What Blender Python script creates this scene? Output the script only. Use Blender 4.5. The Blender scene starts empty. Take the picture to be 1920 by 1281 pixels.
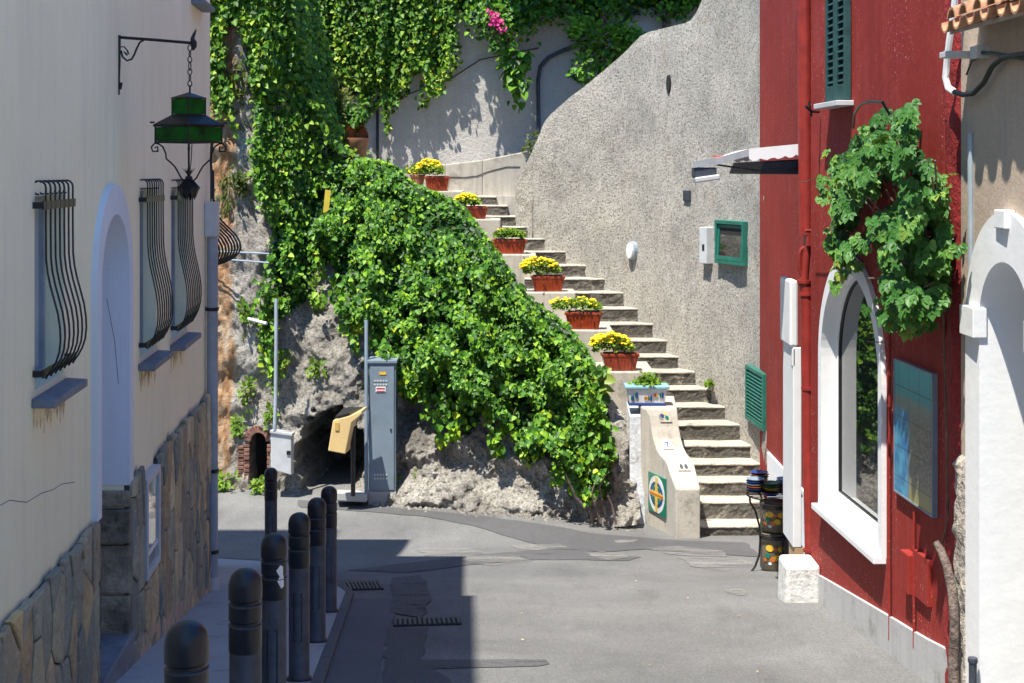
import bpy, bmesh, math, random
import numpy as np
from mathutils import Vector, Matrix, noise
from mathutils.geometry import tessellate_polygon
R = math.radians
rnd = random.Random(7)
SC = bpy.context.scene
COL = SC.collection

# ------------------------------------------------------------------ camera, world, sun
F, HZ, CZ = 2667.0, 320.0, 1.62          # focal length in photo pixels, horizon row, eye height
cd = bpy.data.cameras.new('camera'); cam = bpy.data.objects.new('camera', cd); COL.objects.link(cam)
cam.location = (0, 0, CZ); cam.rotation_euler = (R(90), 0, 0)
cd.sensor_width = 36; cd.lens = 36 * F / 1920; cd.shift_y = -(640.5 - HZ) / 1920
cd.clip_end = 500; cd.clip_start = 0.05
SC.camera = cam
LD = Vector((.25, .33, -1.0)).normalized()          # direction the sunlight travels
w = bpy.data.worlds.new('World'); SC.world = w; w.use_nodes = True
nt = w.node_tree; bg = nt.nodes['Background']
sky = nt.nodes.new('ShaderNodeTexSky'); sky.sky_type = 'NISHITA'; sky.sun_disc = False
sky.sun_elevation = math.asin(-LD.z); sky.sun_rotation = math.atan2(-LD.x, -LD.y)
sky.ozone_density = 4.0; sky.air_density = 1.0; sky.dust_density = .4
tn_ = nt.nodes.new('ShaderNodeMix'); tn_.data_type = 'RGBA'; tn_.blend_type = 'MULTIPLY'; tn_.inputs[0].default_value = 1; tn_.inputs[7].default_value = (.62, .97, 1.22, 1)   # deep blue Mediterranean sky
nt.links.new(sky.outputs[0], tn_.inputs[6]); nt.links.new(tn_.outputs[2], bg.inputs[0]); bg.inputs[1].default_value = 0.11
sl = bpy.data.lights.new('sun', 'SUN'); sl.energy = 5.0; sl.angle = R(.55); sl.color = (1, .94, .82)
so = bpy.data.objects.new('sun', sl); COL.objects.link(so)
so.rotation_euler = LD.to_track_quat('-Z', 'Y').to_euler(); so.location = (-5, -5, 20)
vs = SC.view_settings; vs.view_transform = 'Standard'; vs.look = 'None'; vs.exposure = 0.88; vs.gamma = 1
SC.cycles.max_bounces = 6; SC.cycles.transparent_max_bounces = 8

# ------------------------------------------------------------------ projection helpers (pixel on a real surface -> point)
def P(px, py, d): return Vector(((px - 960) / F * d, d, CZ - (py - HZ) / F * d))
def zz(py, d): return CZ - (py - HZ) / F * d
def smooth(a, b, x):
    t = min(1, max(0, (x - a) / (b - a))); return t * t * (3 - 2 * t)
def interp(x, pts):
    if x <= pts[0][0]: return pts[0][1]
    for (a, fa), (b, fb) in zip(pts, pts[1:]):
        if x <= b: return fa + (fb - fa) * (x - a) / (b - a)
    return pts[-1][1]
def ground(x, y):
    a = CZ - 1.62 - .166 * y; b = CZ - 4.37 - .21 * smooth(.2, 2.3, x); k = .06
    m = max(a, b); z = m + k * math.log(math.exp((a - m) / k) + math.exp((b - m) / k))
    z += smooth(.6, 2.4, x) * interp(y, [(6, -.11), (8.3, -.11), (9, -.095), (11.4, .05), (14, .0)])
    return z
def GP(px, py):
    k = (px - 960) / F; lo, hi = 2.0, 40.0
    for _ in range(40):
        m = (lo + hi) / 2
        if zz(py, m) > ground(k * m, m): lo = m
        else: hi = m
    return Vector((k * lo, lo, ground(k * lo, lo)))
LA, LB = 1.707, .077
def LW(y, z, out=0.0): return Vector((-LA - LB * y + out, y, z))
def LY(px, out=0.0): return (-LA + out) / ((px - 960) / F + LB)
RA, RB = 3.084, .053
def RW(y, z, out=0.0): return Vector((RA - RB * y - out, y, z))
def RY(px, out=0.0): return (RA - out) / ((px - 960) / F + RB)
def RZ(px, py, out=0.0): return zz(py, RY(px, out))
def LZ(px, py, out=0.0): return zz(py, LY(px, out))

# ------------------------------------------------------------------ objects
ORG = {}
def thing(name, label, cat, loc=(0, 0, 0), group=None):
    o = bpy.data.objects.new(name, None); COL.objects.link(o); o.location = loc; o.empty_display_size = .1
    o['label'] = label; o['category'] = cat
    if group: o['group'] = group
    ORG[o] = Vector(loc); return o
def tag(o, label, cat, group=None, kind=None):
    if label: o['label'] = label
    if cat: o['category'] = cat
    if group: o['group'] = group
    if kind: o['kind'] = kind
    return o
def link_mesh(name, me, mats, parent=None, smooth_shade=False):
    o = bpy.data.objects.new(name, me); COL.objects.link(o)
    for m in (mats if isinstance(mats, (list, tuple)) else [mats]): me.materials.append(m)
    if smooth_shade:
        me.polygons.foreach_set('use_smooth', [True] * len(me.polygons))
    if parent is not None:
        org = ORG[parent]; me.transform(Matrix.Translation(-org)); o.parent = parent; ORG[o] = org
    else: ORG[o] = Vector((0, 0, 0))
    return o
def copy_thing(root, loc, label=None):
    def rec(o, p):
        c = o.copy(); COL.objects.link(c)
        if p is not None: c.parent = p
        for ch in [k for k in SC.objects if k.parent == o]: rec(ch, c)
        return c
    r = rec(root, None); r.location = loc
    if label: r['label'] = label
    return r

class MB:
    def __init__(s): s.v = []; s.f = []; s.mi = []; s.cur = 0
    def add(s, vs, fs):
        b = len(s.v); s.v += [tuple(p) for p in vs]
        for f in fs: s.f.append(tuple(i + b for i in f)); s.mi.append(s.cur)
        return s
    def box(s, c, size, rz=0, rx=0, ry=0):
        h = Vector(size) / 2; M = Matrix.Rotation(rz, 3, 'Z') @ Matrix.Rotation(ry, 3, 'Y') @ Matrix.Rotation(rx, 3, 'X')
        vs = [Vector(c) + M @ Vector((sx * h.x, sy * h.y, sz * h.z)) for sz in (-1, 1) for sy in (-1, 1) for sx in (-1, 1)]
        return s.add(vs, [(0, 2, 3, 1), (4, 5, 7, 6), (0, 1, 5, 4), (2, 6, 7, 3), (0, 4, 6, 2), (1, 3, 7, 5)])
    def hexa(s, pts):   # 8 points: bottom 4 (ccw), top 4
        return s.add(pts, [(3, 2, 1, 0), (4, 5, 6, 7), (0, 1, 5, 4), (1, 2, 6, 5), (2, 3, 7, 6), (3, 0, 4, 7)])
    def tube(s, pts, r, n=8, cap=True):
        pts = [Vector(p) for p in pts]; rs = r if isinstance(r, (list, tuple)) else [r] * len(pts)
        rings = []; up = Vector((0, 0, 1)); prev = None
        for i, p in enumerate(pts):
            t = (pts[min(i + 1, len(pts) - 1)] - pts[max(i - 1, 0)]).normalized()
            if prev is None:
                a = up if abs(t.z) < .9 else Vector((1, 0, 0)); u = t.cross(a).normalized()
            else: u = (prev - t * prev.dot(t)).normalized()
            prev = u; v = t.cross(u)
            rings.append([p + (u * math.cos(2 * math.pi * k / n) + v * math.sin(2 * math.pi * k / n)) * rs[i] for k in range(n)])
        vs = [q for rg in rings for q in rg]; fs = []
        for i in range(len(pts) - 1):
            for k in range(n):
                a = i * n + k; b = i * n + (k + 1) % n
                fs.append((a, b, b + n, a + n))
        if cap: fs.append(tuple(range(n - 1, -1, -1))); fs.append(tuple(range(len(vs) - n, len(vs))))
        return s.add(vs, fs)
    def lathe(s, c, prof, n=24, sx=1, sy=1, rz=0):
        vs = []; fs = []
        for r, z in prof:
            for k in range(n):
                a = 2 * math.pi * k / n + rz; vs.append((c[0] + r * sx * math.cos(a), c[1] + r * sy * math.sin(a), c[2] + z))
        for i in range(len(prof) - 1):
            for k in range(n):
                a = i * n + k; b = i * n + (k + 1) % n; fs.append((a, b, b + n, a + n))
        fs.append(tuple(range(n - 1, -1, -1))); fs.append(tuple(range(len(vs) - n, len(vs))))
        return s.add(vs, fs)
    def panel(s, loops, fmap, th, back=True):
        """flat panel with holes: loops in 2D (first the outline), fmap(u, v, out) -> point; from out 0 back to -th"""
        tri = tessellate_polygon([[Vector((u, v, 0)) for u, v in lp] for lp in loops])
        flat = [q for lp in loops for q in lp]; n = len(flat)
        vs = [fmap(u, v, 0) for u, v in flat] + [fmap(u, v, -th) for u, v in flat]
        fs = [tuple(t) for t in tri]
        if back: fs += [tuple(i + n for i in reversed(t)) for t in tri]
        b = 0
        for lp in loops:
            m = len(lp)
            for i in range(m):
                j = (i + 1) % m; fs.append((b + i, b + j, b + j + n, b + i + n))
            b += m
        return s.add(vs, fs)
    def build(s, name, mats, parent=None, sm=False, bevel=0, seg=2, fixn=True, subd=0):
        me = bpy.data.meshes.new(name); me.from_pydata(s.v, [], s.f)
        if isinstance(mats, (list, tuple)): me.polygons.foreach_set('material_index', s.mi)
        if fixn:
            bm = bmesh.new(); bm.from_mesh(me); bmesh.ops.recalc_face_normals(bm, faces=bm.faces); bm.to_mesh(me); bm.free()
        me.update()
        o = link_mesh(name, me, mats, parent, sm)
        if bevel:
            b = o.modifiers.new('bevel', 'BEVEL'); b.width = bevel; b.segments = seg; b.limit_method = 'ANGLE'; b.angle_limit = R(40)
        if sm:
            if bevel == 0 and subd == 0:
                me.polygons.foreach_set('use_smooth', [True] * len(me.polygons))
                try: me.set_sharp_from_angle(angle=R(38))
                except Exception: pass
        if subd:
            m = o.modifiers.new('sub', 'SUBSURF'); m.levels = m.render_levels = subd
        return o

# ------------------------------------------------------------------ materials
def nodes(name):
    m = bpy.data.materials.new(name); m.use_nodes = True; t = m.node_tree
    return m, t, t.nodes['Principled BSDF']
def nn(t, kind, **kw):
    n = t.nodes.new(kind)
    for k, v in kw.items():
        if k in n.inputs: n.inputs[k].default_value = v
        else: setattr(n, k, v)
    return n
def ramp(t, fac, stops):
    r = t.nodes.new('ShaderNodeValToRGB'); el = r.color_ramp.elements
    while len(el) < len(stops): el.new(.5)
    for e, (p, c) in zip(el, stops): e.position = p; e.color = (*c, 1) if len(c) == 3 else c
    t.links.new(fac, r.inputs[0]); return r.outputs[0]
def pos(t, scale=(1, 1, 1)):
    g = t.nodes.new('ShaderNodeNewGeometry'); mp = t.nodes.new('ShaderNodeMapping'); mp.inputs['Scale'].default_value = scale
    t.links.new(g.outputs['Position'], mp.inputs[0]); return mp.outputs[0]
def noi(t, vec, scale, detail=4, rough=.6, dist=0):
    n = nn(t, 'ShaderNodeTexNoise', Scale=scale, Detail=detail, Roughness=rough, Distortion=dist); t.links.new(vec, n.inputs['Vector']); return n.outputs[0]
def mixc(t, fac, a, b, mode='MIX'):
    m = t.nodes.new('ShaderNodeMix'); m.data_type = 'RGBA'; m.blend_type = mode
    for k, v in ((0, fac), (6, a), (7, b)):
        if hasattr(v, 'is_linked') or hasattr(v, 'links'): t.links.new(v, m.inputs[k])
        elif k == 0: m.inputs[0].default_value = v
        else: m.inputs[k].default_value = (*v, 1)
    return m.outputs[2]
def bump(t, h, strength, dist, prev=None):
    b = nn(t, 'ShaderNodeBump', Strength=strength, Distance=dist); t.links.new(h, b.inputs['Height'])
    if prev is not None: t.links.new(prev, b.inputs['Normal'])
    return b.outputs[0]
def simple(name, c, rough=.5, metal=0, var=.12, vs=6, spec=.5, bs=0, bscale=60, bd=.002, coat=0):
    m, t, p = nodes(name); v = pos(t)
    n = noi(t, v, vs, 5, .65); lo = tuple(x * (1 - var * 1.6) for x in c); hi = tuple(min(1, x * (1 + var)) for x in c)
    t.links.new(ramp(t, n, [(.3, lo), (.7, hi)]), p.inputs['Base Color'])
    p.inputs['Roughness'].default_value = rough; p.inputs['Metallic'].default_value = metal
    p.inputs['Specular IOR Level'].default_value = spec; p.inputs['Coat Weight'].default_value = coat
    if bs: t.links.new(bump(t, noi(t, v, bscale, 3), bs, bd), p.inputs['Normal'])
    return m
def plaster(name, c, var=.1, fleck=None, streak=.25, grain=.3, gscale=120, bd=.004, bs=.5, rough=.9, streakc=None, spots=None, spot_amt=.0, spot_scale=3.0):
    """painted / rendered wall: broad tone, vertical run-off streaks, stains, fine grain"""
    m, t, p = nodes(name); v = pos(t)
    big = noi(t, v, .7, 5, .6); base = ramp(t, big, [(.3, tuple(x * (1 - var) for x in c)), (.7, tuple(min(1, x * (1 + var)) for x in c))])
    sv = pos(t, (6, 6, .45)); st = noi(t, sv, 1.6, 5, .65)
    sc = streakc or tuple(x * .55 for x in c)
    base = mixc(t, ramp(t, st, [(.48, (0, 0, 0)), (.78, (streak,) * 3)]), base, sc)
    gr = noi(t, v, gscale, 3, .7)
    base = mixc(t, ramp(t, gr, [(.35, (grain,) * 3), (.55, (0, 0, 0))]), base, tuple(x * .45 for x in c))
    if spots:
        sp = noi(t, v, spot_scale, 8, .72)
        base = mixc(t, ramp(t, sp, [(.56, (0, 0, 0)), (.66, (spot_amt,) * 3)]), base, spots)
    if fleck:
        msk = mixc(t, 1, ramp(t, noi(t, v, 55, 2, .5), [(.66, (0, 0, 0)), (.69, (1, 1, 1))]), ramp(t, noi(t, v, 1.3, 3), [(.4, (0, 0, 0)), (.6, (1, 1, 1))]), 'MULTIPLY'); base = mixc(t, msk, base, fleck)
    t.links.new(base, p.inputs['Base Color']); p.inputs['Roughness'].default_value = rough; p.inputs['Specular IOR Level'].default_value = .25
    n1 = bump(t, noi(t, v, gscale * .45, 4, .7), bs, bd); t.links.new(bump(t, noi(t, v, 5, 3), .25, .02, n1), p.inputs['Normal'])
    return m
M = {}
M['cream'] = plaster('cream_plaster', (.97, .93, .68), var=.06, streak=.35, grain=.12, bd=.002, bs=.35, streakc=(.66, .64, .56))
M['white_trim'] = plaster('white_trim', (.74, .80, .88), var=.04, streak=.12, grain=.05, bd=.001, bs=.25)
M['white_wall'] = plaster('white_wall', (.80, .81, .83), var=.03, streak=.06, grain=.05, bd=.002, bs=.3)
M['red'] = plaster('red_plaster', (.265, .026, .020), var=.2, fleck=(.55, .30, .28), spots=(.40, .075, .06), spot_amt=.28, spot_scale=1.1, streak=.28, grain=.25, gscale=90, bd=.002, bs=.35, streakc=(.44, .085, .07), rough=.75)
M['red_rough'] = plaster('rough_red_plaster', (.32, .035, .035), var=.15, streak=.3, grain=.6, gscale=40, bd=.02, bs=.9, rough=.7)
M['tan'] = plaster('tan_plaster', (.52, .42, .33), var=.14, streak=.5, grain=.3, gscale=70, bd=.006, bs=.6, streakc=(.28, .25, .24))
M['pebble'] = plaster('pebbledash', (.48, .43, .38), var=.2, streak=.1, grain=1.0, gscale=38, bd=.03, bs=1)
M['plinth'] = plaster('grey_plinth', (.46, .46, .47), var=.12, streak=.4, grain=.2, bd=.003, bs=.4, spots=(.25, .24, .22), spot_amt=.6)
M['concrete'] = plaster('stair_concrete', (.50, .46, .40), var=.15, streak=.55, grain=.3, gscale=80, bd=.006, bs=.6, streakc=(.2, .19, .17), spots=(.2, .19, .16), spot_amt=.7, spot_scale=2.2)
M['backwall'] = plaster('back_wall_plaster', (.53, .51, .48), var=.22, streak=.4, grain=.4, gscale=45, bd=.02, bs=.8, streakc=(.42, .40, .38))
M['kerbstone'] = plaster('kerb_concrete', (.42, .42, .42), var=.1, streak=0, grain=.3, bd=.004, bs=.4)
M['pavement'] = plaster('pavement_concrete', (.40, .41, .42), var=.12, streak=0, grain=.4, gscale=90, bd=.004, bs=.5, spots=(.16, .16, .16), spot_amt=.5, spot_scale=2.5)
M['gutter'] = plaster('gutter_concrete', (.13, .135, .145), var=.1, streak=0, grain=.4, gscale=90, bd=.004, bs=.5)

def rough_stucco():
    m, t, p = nodes('rough_grey_stucco'); v = pos(t)
    big = noi(t, v, 1.1, 9, .72, .4)
    base = ramp(t, big, [(.3, (.33, .32, .30)), (.45, (.50, .475, .435)), (.6, (.60, .565, .51)), (.75, (.72, .67, .59))])
    st = noi(t, pos(t, (3, 3, .5)), 1.5, 5, .6)
    base = mixc(t, ramp(t, st, [(.52, (0, 0, 0)), (.75, (.35,) * 3)]), base, (.30, .285, .27))
    br = noi(t, v, 2.3, 6, .7)
    base = mixc(t, ramp(t, br, [(.58, (0, 0, 0)), (.72, (.45,) * 3)]), base, (.34, .22, .13))
    gr = nn(t, 'ShaderNodeTexNoise', Scale=30, Detail=5, Roughness=.75, Distortion=.1); t.links.new(v, gr.inputs['Vector'])
    base = mixc(t, ramp(t, gr.outputs[0], [(.38, (.85,) * 3), (.49, (0, 0, 0))]), base, (.14, .13, .125))
    base = mixc(t, ramp(t, gr.outputs[0], [(.54, (0, 0, 0)), (.66, (.35,) * 3)]), base, (.78, .73, .64))
    bl = noi(t, v, 7.5, 8, .8)
    base = mixc(t, ramp(t, bl, [(.40, (.4,) * 3), (.5, (0, 0, 0)), (.56, (0, 0, 0))]), base, (.30, .28, .25))
    t.links.new(base, p.inputs['Base Color']); p.inputs['Roughness'].default_value = .95; p.inputs['Specular IOR Level'].default_value = .15
    g5 = nn(t, 'ShaderNodeTexVoronoi', Scale=16, feature='SMOOTH_F1', Randomness=1.0); t.links.new(v, g5.inputs['Vector'])
    b1 = bump(t, gr.outputs[0], .9, .05, bump(t, noi(t, v, 9, 6, .8), .6, .04)); t.links.new(bump(t, noi(t, v, 70, 2), .5, .01, b1), p.inputs['Normal'])
    return m
M['stucco'] = rough_stucco()

def rock_mat():
    m, t, p = nodes('cliff_rock'); v = pos(t)
    big = noi(t, v, .9, 8, .7, .5)
    base = ramp(t, big, [(.3, (.20, .185, .17)), (.42, (.42, .39, .35)), (.58, (.62, .585, .53)), (.8, (.76, .72, .66))])
    st = noi(t, pos(t, (2.6, 2.6, .7)), 2.2, 6, .7)
    base = mixc(t, ramp(t, st, [(.5, (0, 0, 0)), (.7, (.6,) * 3)]), base, (.13, .12, .115))
    fine = noi(t, v, 30, 6, .7)
    base = mixc(t, ramp(t, fine, [(.38, (.7,) * 3), (.52, (0, 0, 0))]), base, (.10, .09, .08))
    # rusty seep near the left end of the cliff: x between -4.25 and -3.7
    s = nn(t, 'ShaderNodeSeparateXYZ'); t.links.new(v, s.inputs[0])
    wob = noi(t, pos(t, (2, 2, 1.2)), 1.5, 4)
    a = nn(t, 'ShaderNodeMath', operation='MULTIPLY_ADD'); t.links.new(wob, a.inputs[0]); a.inputs[1].default_value = .5; t.links.new(s.outputs[0], a.inputs[2])
    fac = ramp(t, nn_map(t, a.outputs[0], -4.02, -3.07), [(.0, (1, 1, 1)), (.36, (.95,) * 3), (.46, (0, 0, 0)), (1, (0, 0, 0))])
    base = mixc(t, fac, base, ramp(t, noi(t, pos(t, (3, 3, .8)), 3, 6, .7), [(.35, (.30, .15, .07)), (.5, (.54, .31, .16)), (.68, (.66, .56, .44))]))
    t.links.new(base, p.inputs['Base Color']); p.inputs['Roughness'].default_value = .95; p.inputs['Specular IOR Level'].default_value = .15
    b1 = bump(t, noi(t, v, 9, 8, .75, .6), 1.0, .12); t.links.new(bump(t, fine, .7, .02, b1), p.inputs['Normal'])
    return m
def nn_map(t, val, a, b):
    n = nn(t, 'ShaderNodeMapRange'); t.links.new(val, n.inputs['Value'])
    n.inputs['From Min'].default_value = a; n.inputs['From Max'].default_value = b; return n.outputs[0]
M['rock'] = rock_mat()

def asphalt(name, lo, hi, dark=0):
    m, t, p = nodes(name); v = pos(t)
    base = ramp(t, noi(t, v, .55, 6, .65, .4), [(.3, lo), (.7, hi)])
    base = mixc(t, ramp(t, noi(t, pos(t, (1, .45, 1)), 1.3, 5, .6), [(.55, (0, 0, 0)), (.75, (.5,) * 3)]), base, tuple(x * 1.25 for x in hi))
    s2 = noi(t, pos(t, (1, .25, 1)), 2.4, 6, .7); base = mixc(t, ramp(t, s2, [(.52, (0, 0, 0)), (.72, (.45,) * 3)]), base, tuple(x * .62 for x in lo))
    g = noi(t, v, 75, 3, .85)
    base = mixc(t, ramp(t, g, [(.38, (.65,) * 3), (.5, (0, 0, 0))]), base, tuple(x * .45 for x in lo))
    base = mixc(t, ramp(t, g, [(.6, (0, 0, 0)), (.7, (.6,) * 3)]), base, tuple(min(1, x * 1.7) for x in hi))
    g2 = noi(t, v, 42, 3, .7); base = mixc(t, ramp(t, g2, [(.35, (.35,) * 3), (.55, (0, 0, 0))]), base, tuple(x * .6 for x in lo))
    t.links.new(base, p.inputs['Base Color']); p.inputs['Roughness'].default_value = .85; p.inputs['Specular IOR Level'].default_value = .3
    t.links.new(bump(t, g, .6, .006), p.inputs['Normal'])
    return m
M['asphalt'] = asphalt('worn_asphalt', (.138, .139, .141), (.232, .232, .230))
M['asphalt_dark'] = asphalt('newer_dark_asphalt', (.095, .095, .10), (.125, .125, .13))
M['asphalt_mid'] = asphalt('patch_and_shade_asphalt', (.10, .10, .105), (.13, .13, .135))
M['paint'] = plaster('worn_road_paint', (.33, .325, .31), var=.15, streak=0, grain=.9, gscale=45, bd=.002, bs=.3, spots=(.16, .155, .15), spot_amt=.9, spot_scale=9)

def worn(m, scale, lo, hi):
    t = m.node_tree; tr = t.nodes.new('ShaderNodeBsdfTransparent'); ms = t.nodes.new('ShaderNodeMixShader'); v = pos(t, (.8, 1.6, 1))
    t.links.new(ramp(t, noi(t, v, scale, 8, .72), [(lo, (0, 0, 0)), (hi, (1, 1, 1))]), ms.inputs[0])
    t.links.new(tr.outputs[0], ms.inputs[1]); t.links.new(t.nodes['Principled BSDF'].outputs[0], ms.inputs[2]); t.links.new(ms.outputs[0], t.nodes['Material Output'].inputs[0])
worn(M['paint'], 1.6, .36, .72); worn(M['asphalt_mid'], 3, .30, .44)
def clad_mat():
    m, t, p = nodes('cladding_stone'); v = pos(t)
    at = t.nodes.new('ShaderNodeAttribute'); at.attribute_name = 'tint'
    col = ramp(t, at.outputs['Fac'], [(0, (.18, .22, .20)), (.2, (.40, .41, .30)), (.4, (.68, .52, .25)), (.55, (.27, .31, .27)), (.7, (.78, .69, .42)), (.85, (.46, .34, .18)), (1, (.22, .26, .24))])
    col = mixc(t, ramp(t, noi(t, v, 6, 6, .7), [(.35, (.55,) * 3), (.6, (0, 0, 0))]), col, (.17, .15, .14))
    col = mixc(t, ramp(t, noi(t, pos(t, (1, 1, 4)), 9, 5, .7), [(.52, (0, 0, 0)), (.7, (.4,) * 3)]), col, (.60, .52, .42))
    t.links.new(col, p.inputs['Base Color']); p.inputs['Roughness'].default_value = .75
    b = bump(t, noi(t, v, 14, 6, .7), .8, .02); t.links.new(bump(t, noi(t, v, 60, 4), .5, .004, b), p.inputs['Normal'])
    return m
M['mortar'] = simple('dark_mortar', (.06, .06, .06), .95, var=.3, vs=20, bs=.6, bscale=80)
M['clad'] = clad_mat()

def leaf_mat(name, dark, mid, bright, yellow, rough=.38, trans=.35):
    m, t, p = nodes(name)
    at = t.nodes.new('ShaderNodeAttribute'); at.attribute_name = 'tint'
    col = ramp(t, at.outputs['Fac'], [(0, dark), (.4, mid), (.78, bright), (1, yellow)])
    t.links.new(col, p.inputs['Base Color']); p.inputs['Roughness'].default_value = rough + .1; p.inputs['Specular IOR Level'].default_value = .28
    tr = t.nodes.new('ShaderNodeBsdfTranslucent'); ms = t.nodes.new('ShaderNodeMixShader'); ms.inputs[0].default_value = trans
    t.links.new(mixc(t, .5, col, (.30, .42, .03)), tr.inputs[0])
    t.links.new(p.outputs[0], ms.inputs[1]); t.links.new(tr.outputs[0], ms.inputs[2])
    t.links.new(ms.outputs[0], t.nodes['Material Output'].inputs[0]); return m
M['ivy'] = leaf_mat('ivy_leaves', (.010, .045, .006), (.060, .185, .016), (.22, .42, .02), (.50, .55, .03), trans=.14)
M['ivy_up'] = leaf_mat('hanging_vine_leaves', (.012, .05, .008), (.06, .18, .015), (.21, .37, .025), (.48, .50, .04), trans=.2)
M['creeper'] = leaf_mat('creeper_leaves', (.012, .055, .012), (.05, .16, .03), (.14, .29, .055), (.36, .36, .06), rough=.36, trans=.18)
M['shrub'] = leaf_mat('shrub_leaves', (.05, .075, .02), (.09, .13, .03), (.16, .20, .05), (.30, .22, .07), rough=.6)
M['planter_leaf'] = leaf_mat('planter_leaves', (.06, .13, .02), (.14, .27, .03), (.26, .40, .05), (.4, .5, .06), rough=.5)
M['yellow_petal'] = simple('yellow_petals', (.98, .74, .02), .6, var=.15, vs=40)
M['pink_petal'] = simple('pink_petals', (.75, .03, .25), .6, var=.2, vs=40)
M['stem'] = simple('vine_stem', (.16, .11, .07), .9, var=.4, vs=12, bs=.8, bscale=60, bd=.01)
M['bark'] = simple('weathered_bark', (.20, .15, .13), .9, var=.5, vs=14, bs=1, bscale=45, bd=.015)
M['iron'] = simple('black_iron', (.018, .017, .018), .45, metal=.3, var=.4, vs=20, bs=.4, bscale=90)
M['grille'] = simple('blue_black_grille_iron', (.022, .028, .035), .4, metal=.3, var=.3, vs=20)
M['green_glass'] = simple('green_lantern_glass', (.003, .10, .006), .5, var=.5, vs=9, spec=.2)
M['glassb'] = simple('window_pane_glass', (.50, .58, .64), .12, var=.12, vs=3)
M['slate'] = simple('grey_slate', (.17, .20, .25), .6, var=.2, vs=12, bs=.3)
M['bluepipe'] = simple('blue_grey_pipe', (.33, .39, .45), .45, var=.15, vs=5)
M['redpipe'] = simple('red_painted_pipe', (.28, .027, .020), .45, var=.18, vs=8, bs=.3, bscale=30)
M['white'] = simple('white_paint', (.82, .83, .85), .45, var=.04)
M['green_paint'] = simple('green_paint', (.015, .16, .12), .45, var=.2, vs=8)
M['shutter'] = simple('dark_green_shutter_paint', (.02, .075, .075), .5, var=.25, vs=10)
M['cab'] = simple('blue_grey_cabinet_paint', (.20, .26, .32), .45, var=.1, vs=4)
M['cab_light'] = simple('light_grey_cabinet_paint', (.56, .58, .60), .55, var=.08, vs=6)
M['dark'] = simple('recess_shade', (.02, .02, .02), .9)  # near-black standing in for the shade in gaps and hollows
M['black'] = simple('black_plastic', (.02, .02, .022), .45, var=.2)
M['bol_cap'] = simple('bollard_cap_paint', (.010, .013, .022), .38, metal=0, var=.2, vs=15, bs=.15, bscale=50)
M['bol_col'] = simple('bollard_grey_paint', (.065, .078, .105), .5, metal=.3, var=.25, vs=9, bs=.2, bscale=40)
M['phone'] = simple('cream_yellow_plastic', (.80, .58, .27), .4, var=.06)
M['terra'] = simple('terracotta', (.42, .19, .10), .75, var=.2, vs=9, bs=.3, bscale=40)
M['tile'] = simple('roof_tile_clay', (.52, .27, .15), .85, var=.4, vs=9, bs=.5, bscale=40, bd=.008)
M['redpot'] = simple('glossy_red_planter', (.31, .045, .018), .28, var=.2, vs=14, coat=.2)
M['soil'] = simple('soil', (.06, .04, .03), .95)
M['brick'] = simple('old_brick', (.26, .13, .10), .9, var=.4, vs=9, bs=.8, bscale=35, bd=.01)
M['grate'] = simple('cast_iron_grate', (.05, .05, .055), .6, metal=.4, var=.3)
M['yellow'] = simple('yellow_plate', (.70, .55, .06), .6)
M['green_tile'] = simple('green_glaze', (.01, .17, .11), .3); M['blue_glaze'] = simple('blue_glaze', (.02, .06, .25), .3)
M['white_glaze'] = simple('white_glaze', (.72, .76, .78), .3); M['aqua_glaze'] = simple('aqua_glaze', (.28, .52, .60), .3)
M['yellow_glaze'] = simple('yellow_glaze', (.75, .48, .04), .3); M['orange_glaze'] = simple('orange_glaze', (.55, .14, .02), .3)
M['black_glaze'] = simple('black_glaze', (.018, .016, .02), .25, coat=.3); M['red_label'] = simple('red_print', (.55, .05, .04), .5)
M['awn'] = simple('awning_fabric', (.78, .79, .82), .8, var=.04); M['awn_grey'] = simple('awning_frame_grey', (.36, .38, .42), .6)
gm, gt, gp = nodes('shop_glass'); gp.inputs['Base Color'].default_value = (.02, .025, .025, 1); gp.inputs['Roughness'].default_value = .015; gp.inputs['IOR'].default_value = 2.3; M['glass'] = gm


# ------------------------------------------------------------------ ground
def sheet(name, xs, ys, off, mat, keep=None):
    mb = MB(); idx = {}
    for j, y in enumerate(ys):
        for i, x in enumerate(xs): idx[i, j] = len(mb.v); mb.v.append((x, y, ground(x, y) + off))
    for j in range(len(ys) - 1):
        for i in range(len(xs) - 1): mb.f.append((idx[i, j], idx[i + 1, j], idx[i + 1, j + 1], idx[i, j + 1])); mb.mi.append(0)
    return mb.build(name, mat, sm=True)
xs = [-60, -40, -25, -15, -10] + [-8 + .2 * i for i in range(66)] + [6, 9, 15, 30, 60]
ys = [-20, -10, -5] + [-2 + .2 * i for i in range(120)] + [24, 30, 45, 80]
tag(sheet('road', xs, ys, 0, M['asphalt']), 'grey worn asphalt road running downhill and bending left', None, kind='structure')

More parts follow.
